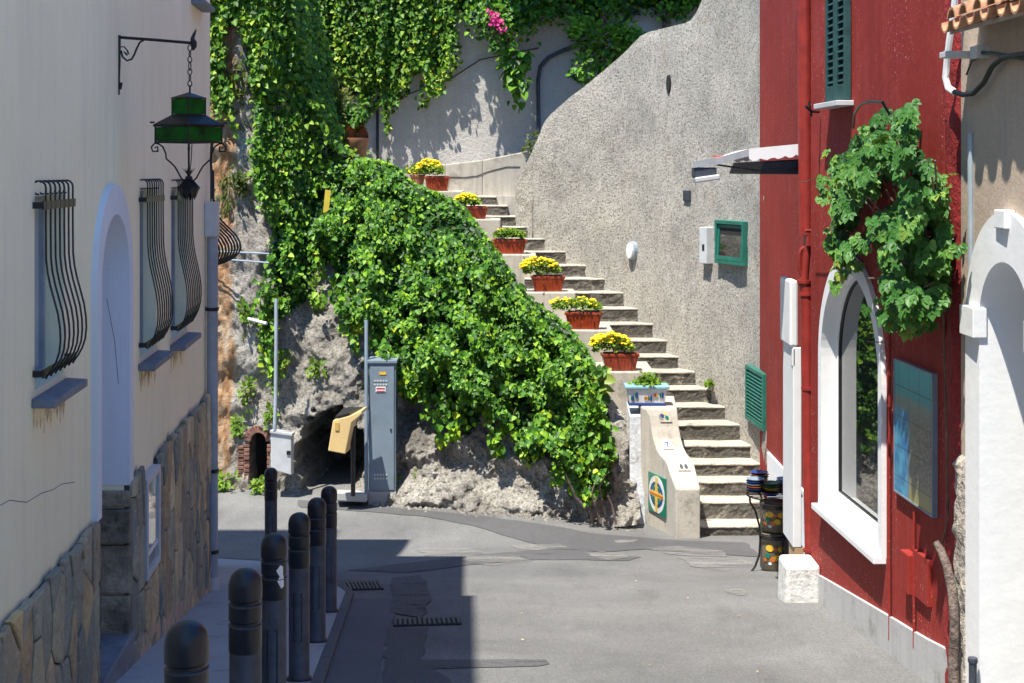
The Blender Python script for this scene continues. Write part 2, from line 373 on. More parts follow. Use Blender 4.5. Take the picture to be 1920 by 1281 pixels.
def patch(name, pts, mat, off=.006, jit=.02, th=0, label=None, kind='structure', cut=5):
    """thin sheet on the ground; pts in world xy"""
    out = []
    for (a, b) in zip(pts, pts[1:] + pts[:1]):
        a = Vector(a[:2]); b = Vector(b[:2]); n = max(1, int((b - a).length / .12)); d = (b - a).normalized() if (b - a).length else Vector((1, 0)); nrm = Vector((-d.y, d.x))
        for k in range(n):
            q = a.lerp(b, k / n); q = q + nrm * jit * (noise.noise(Vector((q.x * 4, q.y * 4, off * 50))) * 2); out.append((q.x, q.y))
    bm = bmesh.new(); vs = [bm.verts.new((x, y, 0)) for x, y in out]
    for tr in tessellate_polygon([[Vector((x, y, 0)) for x, y in out]]):
        try: bm.faces.new([vs[i] for i in tr])
        except ValueError: pass
    for _ in range(cut):
        es = [e for e in bm.edges if e.calc_length() > .3]
        if not es: break
        bmesh.ops.subdivide_edges(bm, edges=es, cuts=1); bmesh.ops.triangulate(bm, faces=bm.faces)
    if th:
        r = bmesh.ops.extrude_face_region(bm, geom=bm.faces[:]); top = {g for g in r['geom'] if isinstance(g, bmesh.types.BMVert)}
        for v in bm.verts: v.co.z = ground(v.co.x, v.co.y) + (off if v in top else off - th)
    else:
        for v in bm.verts: v.co.z = ground(v.co.x, v.co.y) + off
    bmesh.ops.recalc_face_normals(bm, faces=bm.faces)
    me = bpy.data.meshes.new(name); bm.to_mesh(me); bm.free()
    if not th and me.polygons and me.polygons[0].normal.z < 0: me.flip_normals()
    o = link_mesh(name, me, mat)
    o['kind'] = kind
    if label: o['label'] = label
    return o
def gp(l): return [GP(x, y)[:2] for x, y in l]
kerbx = lambda y: -.61 - .067 * y
# pavement: raised, ends at a kerb
pav = [(kerbx(y), y) for y in (-3, 0, 3, 6, 9, 12.2)] + [(-1.75, 13.3), (-2.3, 14.5), (-3.4, 15.0), (-6, 15.2), (-6, -3)]
patch('pavement', pav, M['pavement'], off=.035, jit=0, th=.3, label='pale concrete pavement strip along the cream house')
kb = MB()
for a, b in zip(pav[:8], pav[1:9]):
    n = max(1, int(math.dist(a, b) / .95))
    for k in range(n):
        p = Vector(a).lerp(Vector(b), k / n); q = Vector(a).lerp(Vector(b), (k + 1) / n); d = (q - p).normalized(); nr = Vector((d.y, -d.x)); q = q - d * .012
        w0, w1 = -.0, .07
        pts = [p + nr * w0, q + nr * w0, q + nr * w1, p + nr * w1]
        kb.hexa([(u.x, u.y, ground(u.x, u.y) - .1) for u in pts] + [(u.x, u.y, ground(u.x, u.y) + .04) for u in pts])
kb.build('kerb', M['gutter'], bevel=.006)['kind'] = 'structure'
patch('gutter_strip', [(kerbx(y) + .075, y) for y in (-3, 0, 4, 8, 12.0)] + [(-.95, 11.9), (-.80, 8.3), (-.55, 4), (-.3, -3)], M['gutter'], off=.005, jit=.01)
patch('repair_and_shade_patch', gp([(560, 938), (700, 948), (760, 955), (900, 968), (1020, 985), (1110, 1000), (1200, 1008), (1290, 1015), (1400, 1018), (1425, 1045), (1330, 1040), (1210, 1030), (1130, 1036), (1020, 1025), (960, 1008), (880, 985), (800, 970), (690, 960), (560, 952)]), M['asphalt_dark'], off=.006)
patch('repair_and_shade_patch', gp([(650, 1070), (800, 1052), (900, 1040), (1060, 1028), (1200, 1045), (1180, 1052), (1010, 1050), (880, 1060), (760, 1075)]), M['asphalt_mid'], off=.005)
patch('repair_and_shade_patch', gp([(722, 1180), (800, 1178), (790, 1240), (850, 1281), (860, 1340), (722, 1340)]), M['asphalt_dark'], off=.006)
patch('repair_and_shade_patch', gp([(735, 1085), (790, 1080), (810, 1120), (790, 1160), (735, 1150)]), M['asphalt_mid'], off=.008)
patch('repair_and_shade_patch', gp([(940, 1238), (1020, 1238), (1032, 1246), (1010, 1250), (940, 1252), (722, 1257), (722, 1238)]), M['asphalt_mid'], off=.0045, jit=.01)  # dark strip imitating a blurred shadow bar across the road
for k, pl in enumerate([[(780, 1031), (880, 1029), (905, 1038), (800, 1043)], [(868, 1044), (950, 1041), (1000, 1054), (930, 1062), (880, 1056)], [(955, 1025), (1050, 1020), (1068, 1028), (980, 1033)],
        [(1092, 1038), (1130, 1035), (1188, 1046), (1150, 1051), (1100, 1044)], [(1150, 1016), (1195, 1012), (1200, 1017), (1155, 1020)], [(1214, 1030), (1270, 1026), (1350, 1034), (1380, 1046), (1290, 1044)], [(1358, 1108), (1390, 1106), (1396, 1118), (1370, 1117)],
        [(1270, 1044), (1380, 1047), (1420, 1062), (1360, 1072), (1290, 1064)]]):
    patch('road_marking', gp(pl), M['paint'], off=.009, jit=.06)
for (l, n) in (([(640, 1094), (712, 1092), (720, 1106), (648, 1108)], 10), ([(737, 1163), (862, 1160), (866, 1172), (737, 1176)], 14)):
    a, b, c, d = [GP(*q) for q in l]; g = thing('drain_grate', 'slotted iron drain grate ' + ('beside the farthest kerb bollards' if n == 10 else 'set in the shaded asphalt, the nearer one'), 'drain grate', (a + c) / 2)
    fr = MB(); fr.hexa([p + Vector((0, 0, -.03)) for p in (a, b, c, d)] + [p + Vector((0, 0, .008)) for p in (a, b, c, d)]); fr.build('grate_bed', M['dark'], g)
    sl_ = MB()
    for k in range(n):
        u = (k + .2) / n; v = (k + .75) / n
        q = [a.lerp(b, u), a.lerp(b, v), d.lerp(c, v), d.lerp(c, u)]
        sl_.hexa([p + Vector((0, 0, .005)) for p in q] + [p + Vector((0, 0, .018)) for p in q])
    sl_.build('bars', M['bol_col'], g)
# fallen leaves and specks
lb = MB()
for k in range(26):
    q = GP(rnd.uniform(950, 1700), rnd.uniform(1060, 1275)); s = rnd.uniform(.004, .011); a = rnd.uniform(0, 6)
    lb.add([q + Vector((math.cos(a + t) * s * e, math.sin(a + t) * s, .012 + rnd.uniform(0, .01))) for t, e in ((0, 1.6), (1.6, 1), (3.1, 1.6), (4.7, 1))], [(0, 1, 2, 3)])
tag(lb.build('fallen_leaves', simple('dry_leaf_bits', (.42, .30, .18), .8, var=.5, vs=3)), 'scattered dry leaf bits and specks on the asphalt', 'litter', kind='stuff')

# ------------------------------------------------------------------ left cream house
def rect(a, b, c, d): return [(a, c), (b, c), (b, d), (a, d)]
def arch(yc, hw, zb, zs, n=20, ht=None):
    ht = ht or hw
    return [(yc + hw, zb)] + [(yc + hw * math.cos(math.pi * k / n), zs + ht * math.sin(math.pi * k / n)) for k in range(n + 1)] + [(yc - hw, zb)]
def Z(r): return CZ + r
house = thing('house', 'cream plastered house with stone cladding, barred windows and arched doorway', 'house', LW(9, ground(-2.4, 9)))
wins = [(6.60, 7.16, -.12, -1.02, 7), (9.24, 9.86, -.13, -1.22, 8), (10.5, 11.24, -.14, -1.25, 9)]
dyc, dhw = 8.32, .41
TOP = Z(3.7)
wall = MB(); holes = [rect(a, b, Z(zb), Z(zt)) for a, b, zt, zb, _ in wins]
holes.append(arch(dyc, dhw, Z(-3.4), Z(-.66), 20))
holes.append(rect(11.55, 12.05, Z(1.42), Z(2.6)))
outer = [(-5, -6), (12.62, -6), (12.62, TOP), (-5, TOP)]
wall.panel([outer] + holes, LW, .38)
wall.build('wall', M['cream'], house)
sh = MB()   # the rest of the house volume, roof and wing
sh.hexa([(-2.08 - .077 * y, y, -6) for y in (-5, 12.6)] + [(-9, 12.6, -6), (-9, -5, -6)] + [(-2.08 - .077 * y, y, TOP) for y in (-5, 12.6)] + [(-9, 12.6, TOP), (-9, -5, TOP)])
sh.build('rear_volume', M['cream'], house)
ev = MB()
ev.hexa([LW(-5, TOP, .18), LW(12.75, TOP, .18), (-9, 12.75, TOP), (-9, -5, TOP)] + [LW(-5, TOP + .12, .18), LW(12.75, TOP + .12, .18), (-9, 12.75, TOP + .12), (-9, -5, TOP + .12)])
ev.hexa([LW(-5, TOP + .12, -.1), LW(9.3, TOP + .12, -.1), (-8, 9.3, TOP + .12), (-8, -5, TOP + .12)] + [LW(-5, TOP + 1.45, -.1), LW(9.3, TOP + 1.45, -.1), (-8, 9.3, TOP + 1.45), (-8, -5, TOP + 1.45)])
ev.hexa([(-5.8, 6, TOP + .1), (-5.8, 12.4, TOP + .1), (-8.9, 12.4, TOP + .1), (-8.9, 6, TOP + .1)] + [(-5.8, 6, Z(10.4)), (-5.8, 12.4, Z(10.4)), (-8.9, 12.4, Z(10.4)), (-8.9, 6, Z(10.4))])
ev.build('roof', M['cream'], house)
wg = MB(); wg.hexa([(-3.08, 12.62, -6), (-3.08, 14.25, -6), (-8, 14.25, -6), (-8, 12.62, -6), (-3.08, 12.62, Z(3.2)), (-3.08, 14.25, Z(3.2)), (-8, 14.25, Z(3.2)), (-8, 12.62, Z(3.2))])
wg.build('rear_wing', M['cream'], house)
# windows with panes and sills
for k, (a, b, zt, zb, n) in enumerate(wins + [(11.55, 12.05, 2.6, 1.42, 0)]):
    wf = MB(); w_ = .035
    wf.panel([rect(a + .002, b - .002, Z(zb) + .002, Z(zt) - .002), rect(a + w_, b - w_, Z(zb) + w_, Z(zt) - w_)], lambda y, z, o: LW(y, z, o - .09), .04)
    wf.box(LW((a + b) / 2, Z((zt + zb) / 2), -.11), (.04, .035, zt - zb - .07))
    wo = wf.build('window', M['bluepipe'], house)
    pn = MB(); pn.panel([rect(a + w_ - .01, b - w_ + .01, Z(zb) + w_ - .01, Z(zt) - w_ + .01)], lambda y, z, o: LW(y, z, o - .115), .01); pn.build('pane', M['glassb'], wo)
    s = MB(); s.hexa([LW(a - .06, Z(zb) - .075, .0), LW(b + .06, Z(zb) - .075, .0), LW(b + .06, Z(zb) - .075, .11), LW(a - .06, Z(zb) - .075, .11), LW(a - .06, Z(zb) - .03, .0), LW(b + .06, Z(zb) - .03, .0), LW(b + .06, Z(zb) - .036, .11), LW(a - .06, Z(zb) - .036, .11)])
    s.build('sill', M['slate'], wo, bevel=.006)
rs_m = simple('rust_stain', (.38, .20, .08), .9, var=.3, vs=8); worn(rs_m, 5, .42, .75)
for k, (a, b, zt, zb, n) in enumerate(wins):
    q_ = random.Random(k); pts = [(b + .03, Z(zb) - .076), (a - .03, Z(zb) - .076)]; yy = a - .03
    while yy < b: pts.append((yy, Z(zb) - .13 - q_.uniform(0, .13))); yy += .035; pts.append((yy, Z(zb) - .11 - q_.uniform(0, .04))); yy += .03
    m = MB(); m.panel([pts], lambda y, z, o: LW(y, z, o + .002), .001, back=False); m.build('rust_stain', rs_m, house)
for pl_ in ([(0, 948), (18, 938), (50, 942), (78, 925), (100, 918), (115, 908), (140, 904)], [(200, 560), (215, 640), (222, 720)]):
    m = MB(); m.tube([LW(LY(x_), LZ(x_, y_), .0) for x_, y_ in pl_], .0022, 4); m.build('crack', M['slate'], house)
# grilles
def grille_bars(a, b, zt, zb, n, fmap, bulge=.068, base=.05, rad=.005):
    L = zt - zb
    obs = []
    for i in range(n):
        y = a + (b - a) * i / (n - 1); m = MB(); pts = []
        for k in range(11):      # curl at the top: rises and hooks outwards
            an = math.pi * 1.5 * k / 10; r = .032
            pts.append((base + r + r * math.cos(an), Z(zt) + .0 + r * math.sin(an)))
        pts = pts[::-1]
        prof = [(0, 0), (.08, 0), (.2, .0), (.36, .02), (.43, .12), (.5, .32), (.57, .58), (.64, .83), (.71, .97), (.77, 1), (.83, .92), (.88, .7), (.92, .4), (.95, .1), (.965, 0)]
        last = pts[-1]
        x0 = base + 2 * .032
        line = [(base + (0 if f > .03 else 0), Z(zt) - f * L) for f in ()]
        # shift the curl so that it ends on the bar
        pts = [(o - (last[0] - base), z) for o, z in pts]
        for f, g in prof[1:]: pts.append((base + bulge * g, Z(zt) - f * L))
        m.tube([fmap(y, z, o) for o, z in pts], rad, 6); obs.append(m)
    return obs
gl = ['iron window grille nearest the camera on the cream house', 'bulging iron window grille just beyond the white arched doorway', 'bulging iron window grille below the lantern near the house corner']
for k, (a, b, zt, zb, n) in enumerate(wins):
    g = thing('window_grille', gl[k], 'window grille', LW((a + b) / 2, Z(zb)), 'pot-bellied iron window grilles')
    for m in grille_bars(a + .01, b - .01, zt + .04, zb + .02, n, LW): m.build('bar', M['grille'], g, sm=True)
    for nm, f in (('top_rail', .09), ('bottom_rail', .955)):
        z = Z(zt + .04 - f * (zt - zb)); m = MB()
        m.hexa([LW(a - .04, z - .02, .045), LW(b + .04, z - .02, .045), LW(b + .04, z - .02, .053), LW(a - .04, z - .02, .053), LW(a - .04, z + .02, .045), LW(b + .04, z + .02, .045), LW(b + .04, z + .02, .053), LW(a - .04, z + .02, .053)])
        for y in (a - .03, b + .03): m.box(LW(y, z, .02), (.06, .018, .03))
        m.build(nm, M['grille'], g)
g = thing('window_grille', 'dark iron grille jutting past the far corner of the cream house', 'window grille', (-3.05, 13.6, Z(-.95)), 'pot-bellied iron window grilles')
fw = lambda y, z, o: Vector((-3.08 + o, y, z))
for m in grille_bars(13.0, 14.15, -.02, -.99, 9, fw, bulge=.27, base=.11, rad=.010): m.build('bar', M['grille'], g, sm=True)
m = MB(); m.box((-3.05, 13.6, Z(-.95)), (.08, 1.15, .03)); m.build('bottom_rail', M['grille'], g)
m = MB(); m.box((-3.05, 13.6, Z(-1.06)), (.2, 1.2, .05)); m.build('stone_sill', M['slate'], g)
# doorway
fr = MB(); fr.panel([arch(dyc, dhw + .11, Z(-1.93), Z(-.66), 28, dhw + .17), arch(dyc, dhw + .001, Z(-1.931), Z(-.66), 28)], lambda y, z, o: LW(y, z, o + .03), .03)
fr2 = MB()
ou = arch(dyc, dhw + .11, Z(-1.93), Z(-.66), 28, dhw + .17); inn = arch(dyc, dhw - .006, Z(-1.93), Z(-.66), 28)
vs_ = []
for (u, v), (s_, t_) in zip(ou, inn): vs_ += [LW(u, v, .0), LW(u, v, .035), LW(s_, t_, .035), LW(s_, t_, -.36)]
fs_ = []
for i in range(len(ou) - 1):
    for j in range(3): fs_.append((i * 4 + j, i * 4 + 4 + j, i * 4 + 5 + j, i * 4 + 1 + j))
fr2.add(vs_, fs_); fs_2 = [(0, 1, 2, 3)]
fr2.build('door_surround', M['white_trim'], house)
db = MB(); db.hexa([LW(dyc - dhw, -6, -.45), LW(dyc + dhw, -6, -.45), LW(dyc + dhw, -6, -.36), LW(dyc - dhw, -6, -.36), LW(dyc - dhw, Z(-.2), -.45), LW(dyc + dhw, Z(-.2), -.45), LW(dyc + dhw, Z(-.2), -.36), LW(dyc - dhw, Z(-.2), -.36)])
db.build('door', M['white_trim'], house)
# stone blocks lining the lower jamb
jb = MB(); z0 = ground(-2.4, 8.7) - .05; zt_ = Z(-1.95); rr = random.Random(3); z = z0; 
while z < zt_ - .03:
    h = min(rr.uniform(.22, .36), zt_ - z); dd = rr.uniform(.0, .02)
    a0 = dyc + dhw - .035 - dd; jb.hexa([LW(a0, z, .04), LW(dyc + dhw + .01, z, .04), LW(dyc + dhw + .01, z, -.4), LW(a0, z, -.4), LW(a0, z + h - .012, .04), LW(dyc + dhw + .01, z + h - .012, .04), LW(dyc + dhw + .01, z + h - .012, -.4), LW(a0, z + h - .012, -.4)]); z += h
jb.build('jamb_stones', simple('rough_jamb_stone', (.30, .26, .20), .9, var=.5, vs=5, bs=1, bscale=18, bd=.03), house, bevel=.012)
ds = MB(); zd = ground(-2.3, 8.3) + .17; ds.hexa([LW(dyc - dhw - .05, zd - .2, .06), LW(dyc + dhw + .02, zd - .2, .06), LW(dyc + dhw + .02, zd - .2, -.38), LW(dyc - dhw - .05, zd - .2, -.38), LW(dyc - dhw - .05, zd, .06), LW(dyc + dhw + .02, zd, .06), LW(dyc + dhw + .02, zd, -.38), LW(dyc - dhw - .05, zd, -.38)])
ds.build('doorstep', M['slate'], house, bevel=.01)
# stone cladding with a ragged top edge
cl = MB()
def ragged(a, b, z, amp=.025, step=.09, seed=1):
    r_ = random.Random(seed); out = []; y = a
    while y < b: out.append((y, z + r_.uniform(-amp, amp))); y += step * r_.uniform(.6, 1.4)
    out.append((b, z)); return out
cl.panel([[(-5, -5), (dyc - dhw - .0, -5), (dyc - dhw - .0, Z(-1.93))] + ragged(-5, dyc - dhw - .02, Z(-1.95), .004)[::-1]], lambda y, z, o: LW(y, z, o + .028), .03)
notch = [(9.16, Z(-1.95)), (9.18, Z(-2.12)), (9.72, Z(-2.12)), (9.74, Z(-1.98))]
cl.panel([[(dyc + dhw, -5), (12.64, -5), (12.64, Z(-1.93))] + ragged(9.8, 12.6, Z(-1.97), .008, seed=4)[::-1] + notch[::-1] + ragged(dyc + dhw + .02, 9.1, Z(-1.94), .008, seed=5)[::-1] + [(dyc + dhw, Z(-1.92))]], lambda y, z, o: LW(y, z, o + .028), .03)
cl.build('stone_cladding', M['mortar'], house)
def clip(poly, a, b, c):      # keep a*x + b*y <= c
    out = []
    for i in range(len(poly)):
        p, q = poly[i], poly[(i + 1) % len(poly)]; dp = a * p[0] + b * p[1] - c; dq = a * q[0] + b * q[1] - c
        if dp <= 0: out.append(p)
        if dp * dq < 0: f = dp / (dp - dq); out.append((p[0] + (q[0] - p[0]) * f, p[1] + (q[1] - p[1]) * f))
    return out
def stones(y0, y1, z0, z1, seed, sy=.17, sz=.36):
    r_ = random.Random(seed); pts = []
    ny = max(1, round((y1 - y0) / sy)); nz_ = max(1, round((z1 - z0) / sz))
    for i in range(-1, ny + 1):
        for j in range(-1, nz_ + 1): pts.append((y0 + (i + .5 + r_.uniform(-.46, .46)) * (y1 - y0) / ny, z0 + (j + .5 + (i % 2) * .5 + r_.uniform(-.42, .42)) * (z1 - z0) / nz_))
    k_ = sy / sz; out = []
    for i, (a, b) in enumerate(pts):
        poly = [(y0, z0), (y1, z0), (y1, z1 + r_.uniform(-.03, .03)), (y0, z1 + r_.uniform(-.03, .03))]
        for j, (c, d) in enumerate(pts):
            if i == j or abs(c - a) > 3 * sy or abs(d - b) > 3 * sz: continue
            dx, dz = (c - a), (d - b) * k_ * k_; mx, mz = (a + c) / 2, (b + d) / 2
            poly = clip(poly, dx, dz, dx * mx + dz * mz)
            if len(poly) < 3: break
        if len(poly) < 3: continue
        cx_ = sum(p[0] for p in poly) / len(poly); cz_ = sum(p[1] for p in poly) / len(poly)
        # irregular outline: subdivide and wobble
        o = []
        for p, q in zip(poly, poly[1:] + poly[:1]):
            n = max(1, int(math.dist(p, q) / .05))
            for k in range(n): f = k / n; x_ = p[0] + (q[0] - p[0]) * f; z_ = p[1] + (q[1] - p[1]) * f; L_ = math.hypot(cx_ - x_, cz_ - z_) + 1e-6; g_ = .007 + .006 * noise.noise(Vector((x_ * 23, z_ * 23, i))); o.append((x_ + (cx_ - x_) / L_ * g_, z_ + (cz_ - z_) / L_ * g_))
        out.append((o, (cx_, cz_), r_.random(), r_.uniform(.0, .014)))
    return out
for grp_ in (((3.5, dyc - dhw - .115, -2.5, Z(-1.92), 1),), ((dyc + dhw + .015, 9.16, -2.4, Z(-1.90), 2), (9.16, 9.74, -2.4, Z(-2.68), 3), (9.74, 12.6, -2.6, Z(-1.93), 4))):
 sm_ = MB(); tint_ = []
 for (a, b, z0_, z1_, sd_) in grp_:
     for o, (cx_, cz_), tv, dp in stones(a, b, z0_, z1_, sd_):
         n = len(o); base_ = [LW(u, v, .02) for u, v in o]; m1 = [LW(u, v, .036 + dp) for u, v in o]
         m2 = [LW(u + (cx_ - u) * .12, v + (cz_ - v) * .12, .044 + dp + .004 * noise.noise(Vector((u * 9, v * 9, 0)))) for u, v in o]; m3 = [LW(u + (cx_ - u) * .5, v + (cz_ - v) * .5, .045 + dp + .012 * noise.noise(Vector((u * 14, v * 14, 0)))) for u, v in o]
         vs_ = base_ + m1 + m2 + m3 + [LW(cx_, cz_, .046 + dp)]
         fs_ = [(L_ * n + i, L_ * n + (i + 1) % n, (L_ + 1) * n + (i + 1) % n, (L_ + 1) * n + i) for L_ in range(3) for i in range(n)] + [(3 * n + i, 3 * n + (i + 1) % n, 4 * n) for i in range(n)]
         sm_.add(vs_, fs_); tint_ += [tv] * len(vs_)
 so_ = sm_.build('cladding_stones', M['clad'], house)
 at_ = so_.data.attributes.new('tint', 'FLOAT', 'POINT'); at_.data.foreach_set('value', np.array(tint_, dtype=np.float32))
pk = MB()
ya = [(dyc + dhw + .02) + i * .4 for i in range(10)]
for a, b in zip(ya, ya[1:]):
    za = ground(-2.5, a) + .16; zb_ = ground(-2.5, b) + .16
    pk.hexa([LW(a, za - .4, .0), LW(b, zb_ - .4, .0), LW(b, zb_ - .4, .05), LW(a, za - .4, .05), LW(a, za, .0), LW(b, zb_, .0), LW(b, zb_, .05), LW(a, za, .05)])
pk.build('skirting', M['tan'], house)
# framed noticeboard
nb = thing('noticeboard', 'framed glass noticeboard set into the stone cladding of the cream house', 'noticeboard', LW(9.45, Z(-2.4)))
a_, b_, zt2, zb2 = 9.2, 9.7, Z(-2.0), Z(-2.66)
m = MB(); m.panel([rect(a_, b_, zb2, zt2), rect(a_ + .045, b_ - .045, zb2 + .045, zt2 - .045)], lambda y, z, o: LW(y, z, o + .06), .06); m.build('frame', M['cab_light'], nb, bevel=.004)
m = MB(); m.panel([rect(a_ + .04, b_ - .04, zb2 + .04, zt2 - .04)], lambda y, z, o: LW(y, z, o + .045), .02); m.build('glass', simple('noticeboard_glass', (.45, .48, .42), .04, var=.3, vs=2, coat=1), nb)
m = MB(); m.panel([rect(a_ + .05, b_ - .06, zb2 + .14, zb2 + .17)], lambda y, z, o: LW(y, z, o + .05), .004); m.build('strip', M['white'], nb)
m = MB(); m.panel([rect(9.24, 9.32, Z(-2.88), Z(-2.76))], lambda y, z, o: LW(y, z, o + .034), .005); tag(m.build('sticker', M['red_label']), 'small red sticker on the stone cladding under the noticeboard', 'sticker')
# intercom plate
m = MB(); y_ = LY(238); m.box(LW(y_, Z(-1.28), .01), (.02, .05, .17)); m.box(LW(y_, Z(-1.24), .022), (.01, .03, .04)); tag(m.build('intercom', M['slate'], bevel=.003), 'small grey intercom plate beside the white arched doorway', 'intercom')
# corner downpipe with meter box and conduit
dp = thing('downpipe', 'blue-grey downpipe at the far corner of the cream house', 'drainpipe', LW(12.3, Z(-4)))
m = MB(); m.tube([LW(12.33, Z(-.3), .06), LW(12.33, Z(-1.5), .06), LW(12.33, ground(-2.6, 12.3) + .12, .06)], .048, 12); m.build('pipe', M['bluepipe'], dp, sm=True)
m = MB(); m.tube([LW(12.33, ground(-2.6, 12.3) + .14, .06), LW(12.33, ground(-2.6, 12.3) - .05, .065)], .054, 12); m.build('shoe', M['cab_light'], dp, sm=True)
for zc in (-1.2, -2.6, -3.3):
    m = MB(); m.tube([LW(12.33, Z(zc) - .015, .06), LW(12.33, Z(zc) + .015, .06)], .056, 12); m.box(LW(12.33, Z(zc), .01), (.08, .03, .03)); m.build('clamp', M['grille'], dp)
m = MB(); m.box(LW(12.3, Z(-.42), .06), (.11, .12, .3)); jbx = tag(m.build('junction_box', M['cab_light'], bevel=.01), 'pale junction box on top of the corner downpipe', 'electrical box')
m = MB(); m.tube([LW(12.35, Z(-.27), .07), LW(12.35, Z(-.2), .05), LW(12.42, Z(-.1), .04), LW(12.45, Z(.1), .03), LW(12.4, Z(.3), .05), LW(12.3, Z(.36), .09)], .012, 8); tag(m.build('cable', M['grille'], sm=True), 'dark cable rising from the junction box at the house corner', 'cable')

# ------------------------------------------------------------------ lantern
wy = LY(222); lx = P(352, 80, wy)
lan = thing('wall_lantern', 'black iron bracket lantern with green glass hanging from the cream house', 'lantern', LW(wy, zz(72, wy)))
m = MB(); wx = LW(wy, 0).x
def Q(px, py): return P(px, py, wy)
m.tube([Q(221, 70), Q(290, 75), Q(362, 81)], .009, 8); m.tube([Q(224, 66), Q(224, 120), Q(222, 150), Q(223, 178)], [.008, .007, .01, .006], 8)
sc_ = [Q(226, 88), Q(233, 88), Q(240, 96), Q(238, 101), Q(232, 97)]; m.tube(sc_, .004, 6)
m.tube([Q(227, 95), Q(230, 107), Q(238, 114), Q(247, 111), Q(252, 102), Q(256, 92), Q(262, 80), Q(270, 75)], [.006] * 8, 6)
m.tube([Q(238, 95), Q(242, 100), Q(238, 104), Q(234, 100)], .004, 6)
m.tube([Q(362, 95), Q(364, 88), Q(363, 80), Q(361, 72), Q(364, 64), Q(368, 55)], [.004, .016, .02, .012, .009, .003], 8)
m.tube([Q(226, 155), Q(226, 168)], [.014, .006], 8)
m.build('bracket', M['iron'], lan, sm=True)
for py in (75, 165): m = MB(); m.box(Q(219, py), (.02, .03, .06)); m.build('wall_plate', M['iron'], lan)
m = MB()
def ring(c, r, rr_, tilt=0, n=14): return [c + Vector((math.cos(2 * math.pi * k / n) * r * math.cos(tilt), math.cos(2 * math.pi * k / n) * r * math.sin(tilt), math.sin(2 * math.pi * k / n) * r * 1.5)) for k in range(n + 1)]
for j, py in enumerate((90, 101, 112, 124, 135, 146, 157)): m.tube(ring(Q(356, py), .012 if j != 3 else .017, .003, (j % 2) * 1.4), .0035, 6, cap=False)
m.tube([Q(356, 160), Q(356, 178)], .006, 6); m.build('chain', M['iron'], lan, sm=True)
# body: square on the diagonal
cx, cy, cz = Q(354, 200); sc = wy / F
def sq(w_, z, rot=R(12.4)): return [Vector((cx + w_ * sc / math.sqrt(2) * 1.0 * math.cos(rot + math.pi / 2 * k), cy + w_ * sc / math.sqrt(2) * math.sin(rot + math.pi / 2 * k), z)) for k in range(4)]
zq = lambda py: zz(py, wy)
W1, W2, W3 = 43, 86, 94
def frame_box(wa, za, wb, zb, t=.005):
    m = MB(); A = sq(wa, za); B = sq(wb, zb)
    for k in range(4): m.tube([A[k], A[(k + 1) % 4]], t, 6); m.tube([B[k], B[(k + 1) % 4]], t, 6); m.tube([A[k], B[k]], t, 6)
    return m
m = frame_box(W1, zq(184), W1, zq(216)); m2 = frame_box(W2, zq(236), W2, zq(267), .006)
m.add(m2.v, m2.f)
m.add(sq(W1 + 6, zq(184)) + [Vector((cx, cy, zq(173)))], [(0, 1, 4), (1, 2, 4), (2, 3, 4), (3, 0, 4), (3, 2, 1, 0)])
A = sq(W1 + 2, zq(216)); B = sq(W2 + 6, zq(234)); C = sq(W2 + 6, zq(238)); m.add(A + B + C, [(k, (k + 1) % 4, (k + 1) % 4 + 4, k + 4) for k in range(4)] + [(k + 4, (k + 1) % 4 + 4, (k + 1) % 4 + 8, k + 8) for k in range(4)])
for q in sq(W2 + 14, zq(230)): m.tube([q, q.lerp(Vector((cx, cy, q.z)), .12)], .006, 6)
m.build('frame', M['iron'], lan)
for (wd, z1, z2) in ((W1 - 2, 186, 214), (W2 - 2, 239, 265)):
    A = sq(wd, zq(z1)); B = sq(wd, zq(z2))
    for k in range(4):
        m = MB(); n_ = (A[k] + A[(k + 1) % 4]) / 2 - Vector((cx, cy, A[k].z)); n_ = n_.normalized() * .003
        q = [B[k], B[(k + 1) % 4], A[(k + 1) % 4], A[k]]; m.hexa([p - n_ for p in q] + [p + n_ for p in q]); m.build('glass_panel', M['green_glass'], lan)
base = Vector((cx, cy, 0))
for k in range(4):
    an = R(12.4) + math.pi / 2 * k; u = Vector((math.cos(an), math.sin(an), 0)); m = MB()
    pr = [(56, 284), (66, 284), (68, 276), (62, 269), (55, 270), (47, 276), (42, 288), (41, 298), (34, 304), (26, 312), (20, 322), (14, 334), (6, 341)]
    pr2 = [(62, 278), (57, 275), (56, 284)]
    m.tube([base + u * (a * sc) + Vector((0, 0, zq(b))) for a, b in pr2 + pr], .0055, 6); m.build('scroll', M['iron'], lan, sm=True)
m = MB(); m.tube([(cx, cy, zq(266)), (cx, cy, zq(342))], .004, 6); m.tube([(cx + .02, cy, zq(266)), (cx + .012, cy + .01, zq(300)), (cx + .004, cy, zq(330))], .003, 6); m.lathe((cx, cy, zq(278)), [(0, -.02), (.01, 0), (.0, .02)], 8)
for k in range(8):
    an = k * math.pi / 4; u = Vector((math.cos(an), math.sin(an), 0)); s_ = Vector((-math.sin(an), math.cos(an), 0))
    c0 = Vector((cx, cy, zq(330)))
    m.add([c0 + s_ * .01, c0 - s_ * .01, c0 + u * .06 + Vector((0, 0, -.07)) - s_ * .03, c0 + u * .06 + Vector((0, 0, -.07)) + s_ * .03, c0 + u * .035 + Vector((0, 0, -.15))], [(0, 1, 2, 3), (3, 2, 4)])
    m.add([c0 + s_ * .01, c0 - s_ * .01, c0 + u * .045 + Vector((0, 0, .05))], [(0, 1, 2)])
m.lathe((cx, cy, zq(350)), [(.0, -.03), (.018, -.02), (.028, .02), (.02, .06), (.0, .07)], 10)
m.build('finial', M['iron'], lan)

